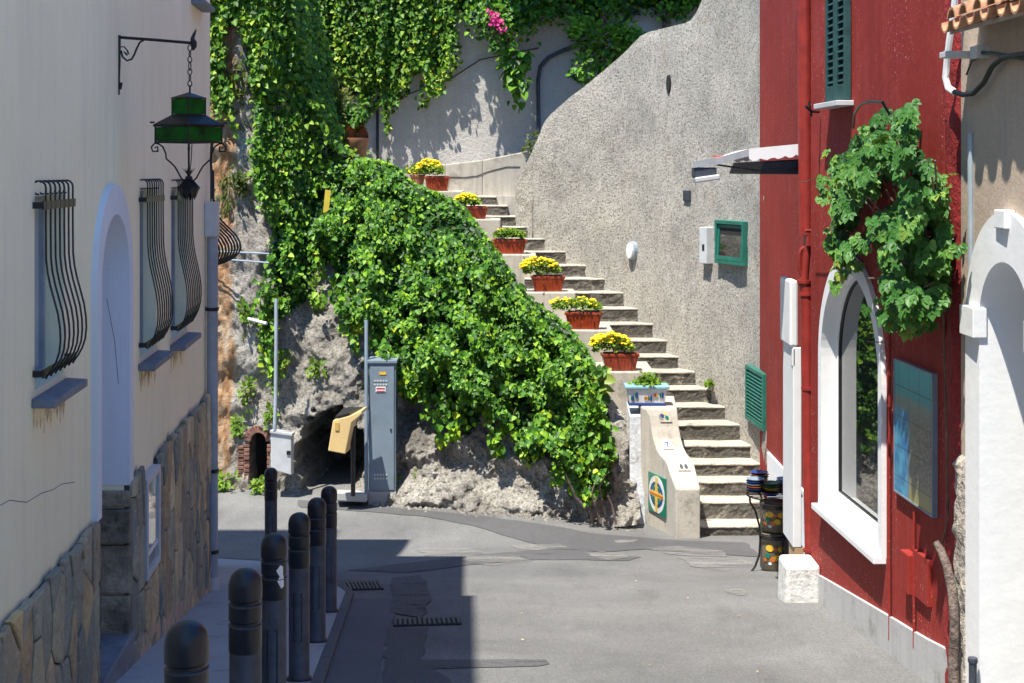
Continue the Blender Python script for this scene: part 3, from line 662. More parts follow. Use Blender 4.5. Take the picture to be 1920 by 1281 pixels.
# ------------------------------------------------------------------ bollards
bdat = [(617, 11.0, 'farthest of the kerb row'), (594, 9.6, 'second farthest of the kerb row'), (561, 8.25, 'third farthest of the kerb row'), (514, 6.9, 'with a torn pale sticker under its cap'), (460, 5.4, 'second nearest the camera'), (350, 4.07, 'nearest the camera, cut by the frame')]
def bollard_parts(t, o):
    x, y, z = o
    m = MB(); m.lathe((x, y, z), [(.058, -.05), (.066, -.05), (.066, .012), (.060, .02), (.060, .72), (.058, .725)], 28); m.build('column', M['bol_col'], t, sm=True)
    m = MB(); m.lathe((x, y, z), [(.061, .70), (.0625, .71), (.0625, .800), (.057, .806), (.057, .814), (.0625, .820), (.0625, .878), (.057, .884), (.057, .893), (.0635, .899), (.0635, .950), (.061, .968), (.054, .986), (.042, .999), (.024, 1.008), (.0, 1.01)], 28); m.build('cap', M['bol_cap'], t, sm=True)
    for zr in (.8, .878):
        m = MB(); m.lathe((x, y, z + zr), [(.06, -.004), (.0638, -.003), (.0638, .001), (.06, .002)], 28); m.build('ring', M['bol_col'], t, sm=True)  # paler thin rings standing in for highlights on the groove lips
    m = MB(); m.lathe((x, y, z), [(.055, -.05), (.078, -.05), (.078, .045), (.072, .055), (.06, .06)], 24); m.build('base_ring', M['grille'], t, sm=True)
    m = MB(); m.panel([rect(-.026, .026, .28, .56), rect(-.022, .022, .285, .555)], lambda u, v, o_: Vector((x + u, y - math.sqrt(.0605 ** 2 - u * u) - .001 - o_, z + v)), -.002); m.build('plate_outline', M['bol_cap'], t)
b0 = None
for px, d, lb_ in bdat:
    x = (px - 960) / F * d; loc = Vector((x, d, ground(x, d) - .005))
    if b0 is None:
        b0 = thing('bollard', 'dark grey iron bollard, ' + lb_, 'bollard', loc, 'bollards along the kerb'); bollard_parts(b0, loc)
    else: copy_thing(b0, loc, 'dark grey iron bollard, ' + lb_).rotation_euler.z = 0
x = (508 - 960) / F * 13.75
c7 = copy_thing(b0, (x, 13.75, ground(x, 13.75) + .02), 'dark grey iron bollard standing alone at the pavement end near the house corner')
# torn sticker
bx, by = (514 - 960) / F * 6.9, 6.9; bz = ground(bx, by) - .005
m = MB(); 
for (u0, z0_, h) in ((.55, .825, .045), (.62, .775, .05)):
    pts = [(u0 - .22 , z0_ + .02), (u0 + .1, z0_ + h), (u0 + .34, z0_ + h * .8), (u0 + .36, z0_ - .01), (u0 + .12, z0_ - .02)]
    m.add([(bx + .0635 * math.sin(a), by - .0635 * math.cos(a), bz + zc) for a, zc in pts], [(0, 1, 2, 3, 4)])
tag(m.build('sticker', M['white']), 'torn pale sticker on the bollard in front of the pavement kerb', 'sticker')

# ------------------------------------------------------------------ staircase and its walls
SY = [986, 941, 903, 869, 835, 796, 762, 729, 697, 668, 638, 607, 578, 548, 522, 497, 471, 447, 425, 405, 385, 368]
SR = [1428, 1431, 1433, 1428, 1407, 1387, 1358, 1332, 1303, 1273, 1250, 1223, 1195, 1170, 1133, 1097, 1058, 1022, 990, 966, 946, 925]
SD = [17.6, 17.96, 18.32, 18.68, 19.04, 19.4, 19.76, 20.12, 20.46, 20.8, 21.12, 21.44, 21.76, 22.06, 22.34, 22.62, 22.88, 23.12, 23.36, 23.6, 23.84, 24.08]
SP = [P(px, py, d) for px, py, d in zip(SR, SY, SD)]
stair_th = thing('staircase', 'worn concrete staircase climbing left between stucco wall and planters', 'staircase', (2.6, 17.6, ground(2.6, 17.6)))
r_ = random.Random(11)
tr = MB(); ri = MB()
for i, p in enumerate(SP):
    nx = SP[i + 1] if i + 1 < len(SP) else p + Vector((-.3, .3, .18))
    wl = 1.12 if i < 8 else 1.25
    if i == 0: wl = 1.02
    xl, xr = p.x - wl, p.x + .05; y0, y1 = p.y, nx.y + .12
    ri.hexa([(xl, y0 + .012, p.z - .6), (xr, y0 + .012, p.z - .6), (xr, y1, p.z - .6), (xl, y1, p.z - .6), (xl, y0 + .012, p.z - .02), (xr, y0 + .012, p.z - .02), (xr, y1, p.z - .02), (xl, y1, p.z - .02)])
    NG, NH = 26, 6; zb_r = p.z - (p.z - (SP[i - 1].z if i else p.z - .3)) - .04; gr_ = []
    for a in range(NG + 1):
        for b in range(NH + 1):
            x_ = xl + (xr - xl) * a / NG; z_ = zb_r + (p.z - .02 - zb_r) * b / NH
            gr_.append((x_, y0 + .004 - .022 * abs(noise.noise(Vector((x_ * 7, z_ * 9, i * 3.1)))) - .014 * noise.noise(Vector((x_ * 19, z_ * 19, i))) - (.012 if b < 2 else 0), z_))
    ri.add(gr_, [(a * (NH + 1) + b, (a + 1) * (NH + 1) + b, (a + 1) * (NH + 1) + b + 1, a * (NH + 1) + b + 1) for a in range(NG) for b in range(NH)])
    n = 14     # worn uneven nosing
    for k in range(n):
        a = xl + (xr - xl) * k / n; b = xl + (xr - xl) * (k + 1) / n
        f = lambda x_: -.012 + .030 * noise.noise(Vector((x_ * 5, i * 3.7, 0))) + .015 * noise.noise(Vector((x_ * 15, i * 3.7, 0)))
        g_ = lambda x_: .010 * noise.noise(Vector((x_ * 3, i * 2.1, 5)))
        tr.add([(a, y0 + f(a), p.z - .022), (b, y0 + f(b), p.z - .022), (b, y1, p.z - .022), (a, y1, p.z - .022), (a, y0 + f(a), p.z - .008 + g_(a)), (b, y0 + f(b), p.z - .008 + g_(b)), (b, y1, p.z + g_(b)), (a, y1, p.z + g_(a)), (a, y0 + .02 + f(a), p.z + g_(a)), (b, y0 + .02 + f(b), p.z + g_(b))],
               [(0, 1, 5, 4), (4, 5, 9, 8), (8, 9, 6, 7), (3, 2, 1, 0)])
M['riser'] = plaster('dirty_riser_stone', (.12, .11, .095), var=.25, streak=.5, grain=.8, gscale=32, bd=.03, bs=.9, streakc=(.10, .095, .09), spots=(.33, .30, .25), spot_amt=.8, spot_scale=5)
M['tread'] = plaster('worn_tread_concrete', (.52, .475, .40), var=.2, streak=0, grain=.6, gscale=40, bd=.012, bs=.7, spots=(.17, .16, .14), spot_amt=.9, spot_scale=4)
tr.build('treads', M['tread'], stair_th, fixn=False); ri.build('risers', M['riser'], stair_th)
ld = MB(); lz = SP[-1].z; ld.box((-2.2, 25.0, lz - .45), (4.6, 1.7, .9)); ld.build('landing', M['concrete'], stair_th)

# rough stucco wall on the right of the stair: plan follows the stair's right edge
plan = [Vector((3.3, 16.9, 0))] + [Vector((p.x, p.y, 0)) for p in SP] + [Vector((-1.2, 24.6, 0))]
plan[1] = Vector((3.27, 17.6, 0)); plan[2] = Vector((3.26, 17.96, 0))
def plan_at(px):
    k = (px - 960) / F
    for a, b in zip(plan, plan[1:]):
        fa = a.x - k * a.y; fb = b.x - k * b.y
        if fa * fb <= 0 and fa != fb:
            t = fa / (fa - fb); return a.lerp(b, t)
    return plan[0].copy() if k > 0 else plan[-1].copy()
topo = [(966, 348), (972, 335), (985, 310), (1005, 265), (1018, 232), (1030, 215), (1060, 188), (1105, 155), (1145, 120), (1168, 98), (1185, 80), (1198, 68), (1215, 60), (1250, 51), (1280, 44), (1292, 38), (1302, 24), (1312, 0), (1322, -60), (1340, -200), (1450, -200)]
gw = MB(); cols = [966 + (1450 - 966) * i / 150 for i in range(151)]; NR = 60
grid = []
for px in cols:
    q = plan_at(px); d = q.y; zt_ = zz(interp(px, topo), d); zb_ = interp(px, [(966, zz(420, d)), (1000, zz(500, d)), (1450, -5)]) if px < 1000 else -4.6 + 1.0 * 0
    zb_ = min(zb_, zt_ - .2)
    # local normal
    q2 = plan_at(px + 6); tn = (q2 - q); tn = tn.normalized() if tn.length > 1e-5 else Vector((0, -1, 0)); nrm = Vector((tn.y, -tn.x, 0))
    if nrm.dot(Vector((0, -1, 0))) + nrm.dot(Vector((-1, 0, 0))) < 0: nrm = -nrm
    col = []
    for j in range(NR + 1):
        z = zb_ + (zt_ - zb_) * j / NR
        dn = .03 * noise.noise(Vector((q.x * 1.3, q.y * 1.3, z * 1.3))) + .016 * noise.noise(Vector((q.x * 6, q.y * 6, z * 6))) + .008 * noise.noise(Vector((q.x * 14, q.y * 14, z * 14)))
        if j == NR: dn -= .015
        v = q + nrm * dn; col.append(Vector((v.x, v.y, z)))
    top_back = Vector((q.x, q.y, zt_)) - nrm * .24; bot_back = Vector((q.x, q.y, zb_)) - nrm * .24
    grid.append(col + [top_back, bot_back])
n_ = NR + 3
gw.v = [tuple(v) for c in grid for v in c]
for i in range(len(grid) - 1):
    for j in range(n_ - 1): gw.f.append((i * n_ + j, (i + 1) * n_ + j, (i + 1) * n_ + j + 1, i * n_ + j + 1)); gw.mi.append(0)
gw.f.append(tuple(range(n_))); gw.mi.append(0)
swall = gw.build('stucco_wall', M['stucco'], sm=True)
tag(swall, 'tall rough grey stucco wall with a sloping curved top beside the stairs', 'wall')

def on_wall(px, py, out=0.0):
    q = plan_at(px); q2 = plan_at(px + 3); tn = (q2 - q).normalized(); nrm = Vector((tn.y, -tn.x, 0))
    if nrm.dot(Vector((-1, -1, 0))) < 0: nrm = -nrm
    return Vector((q.x, q.y, zz(py, q.y))) + nrm * out, nrm, tn
# green framed window
c, nrm, tn = on_wall(1376, 455, .0); 
pl, _, _ = on_wall(1349, 455); pr, _, _ = on_wall(1403, 455); half = ((pl - pr).length) / 2; tn = (pr - pl); tn.z = 0; tn.normalize(); nrm = Vector((tn.y, -tn.x, 0)); nrm = nrm if nrm.x < 0 else -nrm; c = (pl + pr) / 2
hh = 41 / F * c.y
fm = lambda u, v, o: c + tn * u + nrm * (o + .08) + Vector((0, 0, v))
gwi = thing('window', 'small green framed window tilted open in the grey stucco wall', 'window', c)
m = MB(); m.panel([rect(-half, half, -hh, hh), rect(-half + .05, half - .05, -hh + .05, hh - .05)], fm, .12); m.build('frame', M['green_paint'], gwi, bevel=.005)
m = MB(); m.panel([rect(-half + .045, half - .045, -hh + .045, hh - .045)], lambda u, v, o: fm(u, v, o - .035), .02); m.build('dark_interior_panel', M['dark'], gwi)  # near-black panel in place of the unlit interior, wall is not cut
m = MB(); th_ = R(14)
fs = lambda u, v, o: c + tn * u + nrm * (.085 + o + (v + hh) * -.07) + Vector((0, 0, v))
m.panel([rect(-half + .055, half - .055, -hh + .055, hh - .06), rect(-half + .1, half - .09, -hh + .11, hh - .1)], fs, .03); sa = m.build('sash', M['green_paint'], gwi)
m = MB(); m.panel([rect(-half + .095, half - .085, -hh + .105, hh - .095)], lambda u, v, o: fs(u, v, o - .012), .006); m.build('pane', M['glass'], sa)
# louvred vent
pl, _, _ = on_wall(1404, 738); pr = Vector((3.22, 17.75, 0)); pl2 = on_wall(1406, 738)[0]; 
vt = thing('louvred_vent', 'green louvred vent low on the stucco wall beside the red wall', 'vent', pl2)
A_ = plan_at(1405); B_ = plan_at(1439); tn2 = (B_ - A_).normalized(); nr2 = Vector((tn2.y, -tn2.x, 0)); nr2 = nr2 if nr2.x < 0 else -nr2; wv = (B_ - A_).length
za = zz(683, A_.y); zb3 = zz(785, A_.y)
fv = lambda u, v, o: Vector((A_.x, A_.y, 0)) + tn2 * u + nr2 * (o + .06) + Vector((0, 0, v))
m = MB(); m.panel([rect(0, wv, zb3, za), rect(.06, wv - .06, zb3 + .05, za - .05)], fv, .08); m.build('frame', M['green_paint'], vt, bevel=.004)
m = MB(); m.panel([rect(.05, wv - .05, zb3 + .04, za - .04)], lambda u, v, o: fv(u, v, o - .06), .01); m.build('backing', M['dark'], vt)
m = MB(); nl = 13
for k in range(nl):
    z = zb3 + .06 + (za - zb3 - .12) * (k + .5) / nl
    m.hexa([fv(.055, z - .022, -.005), fv(wv - .055, z - .022, -.005), fv(wv - .055, z + .008, -.04), fv(.055, z + .008, -.04), fv(.055, z - .012, -.005), fv(wv - .055, z - .012, -.005), fv(wv - .055, z + .018, -.04), fv(.055, z + .018, -.04)])
m.build('louvres', M['green_paint'], vt)
def wall_box(name, px0, px1, py0, py1, out, mat, label, cat, bev=.008):
    A = plan_at(px0); B = plan_at(px1); t = (B - A).normalized(); n2 = Vector((t.y, -t.x, 0)); n2 = n2 if n2.x < 0 else -n2; d = (A.y + B.y) / 2; w2 = (B - A).length
    f = lambda u, v, o: A + t * u + n2 * (o + out) + Vector((0, 0, v)); m = MB(); m.panel([rect(0, w2, zz(py1, d), zz(py0, d))], f, out + .03)
    o = m.build(name, mat, None, bevel=bev); tag(o, label, cat); return o, f, w2, d
o_, f_, w2, d_ = wall_box('meter_box', 1321, 1335, 426, 494, .09, M['cab_light'], 'slim pale electric meter box left of the small green window', 'electrical box')
m = MB(); m.panel([rect(w2 * .4, w2 * .7, zz(470, d_), zz(458, d_))], lambda u, v, o: f_(u, v, o + .003), .004); q_ = m.build('latch', M['black']); q_.parent = o_
wall_box('junction_cover', 1282, 1294, 357, 377, .02, M['bol_col'], 'small grey cover plate on the stucco wall under the awning', 'cover plate')
q, nr, tn = on_wall(1188, 470, .0)
lm = thing('bulkhead_light', 'white oval bulkhead light on the stucco wall above the stairs', 'wall light', q)
m = MB(); n_ = 18
fm2 = lambda u, v, o: q + tn * u + nr * o + Vector((0, 0, v))
m.panel([[(math.cos(2 * math.pi * k / n_) * .1, math.sin(2 * math.pi * k / n_) * .14) for k in range(n_)]], lambda u, v, o: fm2(u, v, o + .06), .1); m.build('housing', M['bluepipe'], lm, bevel=.01)
m = MB(); m.panel([[(math.cos(2 * math.pi * k / n_) * .08, math.sin(2 * math.pi * k / n_) * .12) for k in range(n_)]], lambda u, v, o: fm2(u, v, o + .09), .04); m.build('diffuser', M['white'], lm, bevel=.015)
q, nr, tn = on_wall(1255, 158, .0)
nh = thing('drain_hole', 'small dark drain hole with a tuft of weed high in the stucco wall', 'drain hole', q)
m = MB(); m.panel([[(math.cos(2 * math.pi * k / 14) * .05, math.sin(2 * math.pi * k / 14) * .14) for k in range(14)]], lambda u, v, o: q + tn * u + nr * (o + .026) + Vector((0, 0, v)), .05); m.build('black_disc', M['dark'], nh)  # black disc on the wall standing in for a shaded hole

# left edge of the stair: stepped parapet with ledges for the planters
PL = [(1212, 762, 19.15), (1157, 692, 20.0), (1090, 615, 21.0), (1023, 545, 22.0), (952, 475, 22.75), (887, 410, 23.3), (818, 358, 23.8)]
pp = [P(*q) for q in PL]
par = thing('stair_parapet', 'stepped concrete parapet on the left of the stairs carrying the flower planters', 'parapet', (1.5, 20, Z(-4.4)))
m = MB()
for i, p in enumerate(pp[1:], 1):
    w_ = .78; dpt = .62 if i > 1 else .5
    if i == 1: m.hexa([(p.x - .38, p.y - .28, -3.2), (p.x + .5, p.y - .28, -3.2), (p.x + .5, p.y + .9, -3.2), (p.x - .38, p.y + .9, -3.2), (p.x - .38, p.y - .28, p.z), (p.x + .5, p.y - .28, p.z), (p.x + .5, p.y + .9, p.z), (p.x - .38, p.y + .9, p.z)])
    else: m.hexa([(p.x - .4, p.y - .3, p.z - 1.0), (p.x + .45, p.y - .3, p.z - 1.0), (p.x + .45, p.y + .8, p.z - 1.0), (p.x - .4, p.y + .8, p.z - 1.0), (p.x - .4, p.y - .3, p.z), (p.x + .45, p.y - .3, p.z), (p.x + .45, p.y + .8, p.z), (p.x - .4, p.y + .8, p.z)])
m.build('ledges', M['concrete'], par, bevel=.02)
# ogee end wall
m = MB(); g0 = ground(2.1, 17.4)
# side profile, t from the front end (0) to the pedestal (1.95)
prof = [(0, zz(917, 17.35)), (.02, zz(915, 17.36)), (.45, zz(863, 17.78)), (.52, zz(858, 17.85)), (.62, zz(850, 17.95)), (.72, zz(838, 18.03)), (.80, zz(820, 18.11)), (.86, zz(800, 18.17)), (.90, zz(780, 18.2)), (.94, zz(766, 18.24)), (.97, zz(763, 18.3)), (1.95, zz(763, 18.3))]
def bal(t_, z, s): # s 0 left .. 1 right
    y = 17.35 + t_ * .95
    xl = interp(t_, [(0, P(1267, 0, 17.35).x), (.45, P(1248, 0, 17.78).x), (.7, P(1231, 0, 18.0).x), (.9, P(1218, 0, 18.2).x), (1.0, P(1195, 0, 18.3).x), (1.95, P(1192, 0, 19.2).x)])
    wd = interp(t_, [(0, .30), (.45, .347), (.9, .36), (1.0, .50), (1.95, .52)])
    return Vector((xl + wd * s, y, z))
vs_ = []
for t_, z in prof: vs_ += [bal(t_, g0 - .1, 0), bal(t_, z, 0), bal(t_, z, 1), bal(t_, g0 - .1, 1)]
k_ = len(prof); fs_ = []
for i in range(k_ - 1):
    for j in range(3): fs_.append((i * 4 + j, i * 4 + 4 + j, i * 4 + 5 + j, i * 4 + 1 + j))
fs_ += [(0, 1, 2, 3), ((k_ - 1) * 4 + 3, (k_ - 1) * 4 + 2, (k_ - 1) * 4 + 1, (k_ - 1) * 4)]
m.add(vs_, fs_); m.build('curved_end_wall', M['concrete'], par, bevel=.018)
# whitewashed pier left of it
m = MB(); a = P(1180, 770, 18.9); m.hexa([(P(1177, 0, 18.6).x, 18.2, g0 - .1), (P(1206, 0, 18.6).x, 18.2, g0 - .1), (P(1206, 0, 18.9).x, 19.1, g0 - .1), (P(1177, 0, 18.9).x, 19.1, g0 - .1), (P(1177, 0, 18.6).x, 18.35, zz(775, 18.5)), (P(1206, 0, 18.6).x, 18.35, zz(775, 18.5)), (P(1206, 0, 18.9).x, 19.1, zz(765, 18.5)), (P(1177, 0, 18.9).x, 19.1, zz(765, 18.5))])
m.build('whitewashed_pier', plaster('flaking_whitewash', (.62, .64, .68), var=.1, streak=.5, grain=.4, gscale=20, bd=.02, bs=.8, streakc=(.3, .28, .26), spots=(.26, .23, .2), spot_amt=.9, spot_scale=4), par, bevel=.02)
# painted tile panel on the side of the end wall
def side(u, v, o):   # u along t, on left face
    p = bal(u, v, 0); return p + Vector((-1, -.55, 0)).normalized() * (o + .012)
def disc(c, r, rz, n=20): return [(c[0] + r * math.cos(2 * math.pi * k / n), c[1] + rz * math.sin(2 * math.pi * k / n)) for k in range(n)]
# find t where the left face projects to px 1217 and 1250
def t_at(px):
    best = min(range(0, 196), key=lambda k: abs(960 + F * bal(k / 100, 0, 0).x / bal(k / 100, 0, 0).y - px)); return best / 100
ta, tb = t_at(1250), t_at(1217); zc_t = zz(884, 18.2); zb_t = zz(962, 18.0)
SA_, SB_ = bal(ta, 0, 0), bal(tb, 0, 0); sm_mid = bal((ta + tb) / 2, 0, 0); SN_ = Vector(((SB_ - SA_).y, -(SB_ - SA_).x, 0)).normalized(); SN_ = SN_ if SN_.x < 0 else -SN_
so_off = max(0, (sm_mid - SA_).dot(SN_)) + .006
def side(u, v, o):
    q = SA_.lerp(SB_, (u - ta) / (tb - ta)) + SN_ * (so_off + o + .012); return Vector((q.x, q.y, v))
tp = thing('tile_panel', 'green painted tile panel with oval sunburst', '', side((ta + tb) / 2, zb_t, 0)); del tp['category']; tp.parent = par; tp.location -= ORG[par]
m = MB(); m.panel([rect(ta, tb, zb_t, zc_t)], side, .03); m.build('backing', M['green_tile'], tp)
tc, zc_ = (ta + tb) / 2, (zb_t + zc_t) / 2; hw_, hh_ = (tb - ta) / 2, (zc_t - zb_t) / 2
def lay(name, loops, mat, k): mm = MB(); mm.panel(loops, lambda u, v, o: side(u, v, o + .003 * k), .003); mm.build(name, mat, tp)
lay('white_oval', [disc((tc, zc_), hw_ * .92, hh_ * .97)], M['white_glaze'], 1)
lay('blue_ring', [disc((tc, zc_), hw_ * .74, hh_ * .66), disc((tc, zc_), hw_ * .52, hh_ * .5)], M['blue_glaze'], 2)
lay('yellow_cross', [[(tc + hw_ * a, zc_ + hh_ * b) for a, b in ((-.12, .9), (.12, .9), (.12, .14), (.8, .1), (.8, -.1), (.12, -.14), (.12, -.9), (-.12, -.9), (-.12, -.14), (-.8, -.1), (-.8, .1), (-.12, .14))]], M['yellow_glaze'], 3)
lay('orange_bar', [rect(tc - hw_ * .8, tc + hw_ * .8, zc_ - hh_ * .05, zc_ + hh_ * .05)], M['orange_glaze'], 4)
for sgn, sg2 in ((1, 1), (1, -1), (-1, 1), (-1, -1)): lay('green_petal', [disc((tc + sgn * hw_ * .3, zc_ + sg2 * hh_ * .3), hw_ * .14, hh_ * .16, 10)], M['green_tile'], 3)
# small tiles on the sloping top: blue motif, number tile
def topf(t0, s0, w_, l_):
    z_ = lambda t_: interp(t_, prof)
    return [bal(t0 + dt, z_(t0 + dt) + .006, s0 + ds_) for dt, ds_ in ((0, 0), (0, w_), (l_, w_), (l_, 0))]
def top_tile(name, t0, s0, w_, l_, mat, label, marks, h=.012):
    q = topf(t0, s0, w_, l_); up = (q[1] - q[0]).cross(q[3] - q[0]).normalized(); up = up if up.z > 0 else -up
    tt = thing(name, label, 'tile', q[0]); m = MB(); m.hexa([p - up * .01 for p in q] + [p + up * h for p in q]); m.build('tile_body', mat, tt)
    for poly, mt in marks:
        m = MB(); pts = [q[0] + (q[1] - q[0]) * a + (q[3] - q[0]) * b + up * (h + .003) for a, b in poly]
        m.add(pts + [p - up * .003 for p in pts], [tuple(range(len(pts)))]); m.build('mark', mt, tt)
top_tile('number_tile', .68, .22, .36, .09, M['white_glaze'], 'small white number tile on the curved slope of the stair wall', [([(.3, .8), (.7, .8), (.7, .65), (.55, .1), (.42, .1), (.55, .65), (.3, .65)], M['blue_glaze'])])
top_tile('painted_tile', .875, .35, .42, .045, M['tread'], 'small blue and yellow painted motif just below the ceramic trough', [(disc((.3, .6), .16, .2, 8), M['blue_glaze']), (disc((.65, .4), .16, .22, 8), M['green_tile']), (disc((.5, .75), .12, .12, 8), M['yellow_glaze'])])
top_tile('painted_tile', .27, .35, .45, .12, M['tread'], 'small grey motif near the foot of the curved stair wall', [(disc((.3, .5), .14, .35, 8), M['bol_col']), (disc((.7, .5), .14, .35, 8), M['bol_col'])])

# ------------------------------------------------------------------ cliff / bank
ZB = Z(-4.45)
edge_top = [(600, 290, 21.6), (640, 300, 21.7), (700, 290, 21.5), (750, 312, 21.2), (800, 343, 20.9), (845, 356, 20.6), (880, 380, 20.3), (920, 432, 20.0), (960, 482, 19.8), (990, 522, 19.6), (1030, 562, 19.4), (1065, 596, 19.3), (1100, 640, 19.1), (1132, 700, 18.9), (1160, 745, 18.75), (1185, 770, 18.7)]
top_pts_z = [(-8, 4.2), (-3.9, 4.2), (-3.5, 3.0), (-3.2, 1.4)] + [((a - 960) / F * d, -(b - HZ) / F * d - interp(a, [(700, .12), (860, .24), (1100, .22), (1180, .12)])) for a, b, d in edge_top]
top_pts_y = [(-8, 20.9), (-3.9, 20.9), (-3.5, 21.1), (-3.2, 21.5)] + [((a - 960) / F * d, d) for a, b, d in edge_top]
base_y = [(-8, 20.6), (-4.2, 19.75), (-2.6, 19.35), (-1.7, 19.08), (-.3, 18.52), (.5, 18.24), (1.3, 18.0), (1.7, 18.4)]
def bank(x, t, disp=True):
    zt_ = Z(interp(x, top_pts_z)); z = ZB + (zt_ - ZB) * t
    yb = interp(x, base_y); yt = interp(x, top_pts_y); g = .16 * t + .84 * t ** 3
    y = yb + (yt - yb) * g
    if disp:
        f = 1 - smooth(.75, 1, t) * .6
        rm = noise.ridged_multi_fractal(Vector((x * .9, z * .9, 3.3)), .9, 2.1, 6, 1.0, 2.0)
        r2 = noise.ridged_multi_fractal(Vector((x * 2.7 + 4, z * 1.9, 1.3)), .8, 2.2, 5, 1.0, 2.0); r3 = noise.turbulence(Vector((x * 6, z * 5, 1)), 4, True)
        f *= interp(x, [(-3.0, .55), (-1.6, 1)])
        y -= f * (.16 * (rm - 1.2) + .10 * (r2 - 1.1) + .10 * noise.noise(Vector((x * 2.6, z * 2.2, 7))) + .06 * (r3 - .8))
        bb = smooth(.0, .34, t); y += (1 - bb) * -.36 * (1 if x > -2.2 else .2)      # foot spreads out
        # cave and brick niche
        px = 960 + F * x / y; py = HZ - F * (z - CZ) / y
        e = ((px - 622) / 68) ** 2 + ((py - 860) / 92) ** 2 + .35 * noise.noise(Vector((x * 3, z * 3, 0)))
        y += 2.4 * (1 - smooth(.6, 1.1, e + .3 * noise.noise(Vector((x * 9, z * 9, 2)))))
        if py > 812: y += .8 * (1 - smooth(15, 19, abs(px - 486)))
        elif py > 790: y += .8 * (1 - smooth(.7, 1.1, ((px - 486) / 18) ** 2 + ((py - 826) / 22) ** 2))
    return Vector((x, y, z))
NXc, NT = 400, 200
cf = MB(); X0, X1 = -7.0, 1.62
for i in range(NXc + 1):
    u = i / NXc; x = X0 + (X1 - X0) * u
    for j in range(NT + 1):
        cf.v.append(tuple(bank(x, j / NT)))
    cf.v.append((x, interp(x, top_pts_y) + 1.0, Z(interp(x, top_pts_z)) - (.2 if x > -2.6 else 0))); cf.v.append((x, 26.5, Z(interp(x, top_pts_z)) - (.2 if x > -2.6 else 0)))
nr_ = NT + 3
for i in range(NXc):
    for j in range(nr_ - 1): cf.f.append((i * nr_ + j, (i + 1) * nr_ + j, (i + 1) * nr_ + j + 1, i * nr_ + j + 1)); cf.mi.append(0)
NR_ = NT + 3
def bankg(x, t):
    u = min(NXc - .001, max(0, (x - X0) / (X1 - X0) * NXc)); v = min(NT - .001, max(0, t * NT)); i, j = int(u), int(v); a, b = u - i, v - j
    g = lambda i_, j_: Vector(GV[i_ * NR_ + j_])
    return (g(i, j) * (1 - a) + g(i + 1, j) * a) * (1 - b) + (g(i, j + 1) * (1 - a) + g(i + 1, j + 1) * a) * b
GV = list(cf.v)
tag(cf.build('rock_face', M['rock'], sm=True), 'craggy grey and rust rock face along the outer bend of the road', 'rock', kind='structure')

gv_ = MB(); rg = random.Random(77)
for k in range(420):
    x = rg.uniform(-4.2, 1.5); b_ = bankg(x, .02); s_ = rg.uniform(.008, .035) * (1 if rg.random() < .85 else 1.8); y = b_.y - abs(rg.gauss(0, .12)) + .04; z = ground(x, y); an = rg.uniform(0, 6)
    gv_.add([(x + s_ * math.cos(an + a) * e, y + s_ * math.sin(an + a) * e, z + h) for a, e, h in ((0, 1, 0), (1.7, .8, 0), (3.2, 1.1, 0), (4.6, .9, 0), (.4, .5, s_ * .8), (3.4, .5, s_ * .7))], [(0, 1, 4), (1, 2, 5, 4), (2, 3, 5), (3, 0, 4, 5), (0, 3, 2, 1)])
tag(gv_.build('gravel', M['rock']), 'loose stone chips along the foot of the rock face', 'gravel', kind='stuff')
# back wall and ledge wall above the stairs
bwl = MB(); NB = 80
grid = [[Vector((-5 + 9.5 * i / NB, 25.3 + .03 * noise.noise(Vector((i * .13, j * .13, 0))), Z(-1.5) + 6.5 * j / 50)) for j in range(51)] for i in range(NB + 1)]
bwl.v = [tuple(v) for c in grid for v in c]
for i in range(NB):
    for j in range(50): bwl.f.append((i * 51 + j, (i + 1) * 51 + j, (i + 1) * 51 + j + 1, i * 51 + j + 1)); bwl.mi.append(0)
bw = bwl.build('retaining_wall', M['backwall'], sm=True); tag(bw, 'pale rendered retaining wall under the hanging vines at the top of the stairs', 'wall')
sd = bw.modifiers.new('s', 'SOLIDIFY'); sd.thickness = .3; sd.offset = 0
lw = MB()
Wl = [P(700, 330, 24.35), P(835, 308, 24.35), P(905, 300, 24.35), P(992, 283, 24.35)]
for a, b in zip(Wl, Wl[1:]): lw.hexa([(a.x, a.y, Z(-1.2)), (b.x, b.y, Z(-1.2)), (b.x, b.y + .3, Z(-1.2)), (a.x, a.y + .3, Z(-1.2)), (a.x, a.y, a.z), (b.x, b.y, b.z), (b.x, b.y + .3, b.z), (a.x, a.y + .3, a.z)])
tag(lw.build('ledge_wall', M['concrete'], bevel=.02), 'low smooth concrete wall with a long crack at the top of the stairs', 'wall')
m = MB(); ck = [P(x, y, 24.345) for x, y in ((845, 332), (870, 333), (895, 330), (915, 322), (930, 318), (950, 313), (975, 313))]; m.tube(ck, .006, 4)
tag(m.build('wall_crack', M['dark']), 'dark crack running along the low concrete wall', 'crack')
m = MB(); m.tube([P(1010, 330, 25.1), P(1010, 250, 25.1), P(1009, 150, 25.1), P(1013, 125, 25.1), P(1028, 108, 25.1), P(1055, 95, 25.1), P(1090, 82, 25.1), P(1120, 68, 25.1), P(1200, 20, 25.1)], .035, 8)
tag(m.build('conduit', M['bol_col'], sm=True), 'dark curved conduit on the retaining wall behind the stucco wall', 'conduit')
m = MB(); m.tube([P(708, 200, 25.1), P(708, 330, 25.1)], .025, 8); tag(m.build('pipe', M['black'], sm=True), 'thin black vertical pipe on the retaining wall right of the terracotta pot', 'pipe')
m = MB(); m.tube([P(700, 205, 25.12), P(770, 175, 25.12), P(850, 145, 25.12), P(900, 112, 25.12), P(960, 100, 25.12), P(1010, 90, 25.12)], .012, 6); tag(m.build('cable', M['black'], sm=True), 'thin black cable sagging across the retaining wall', 'cable')

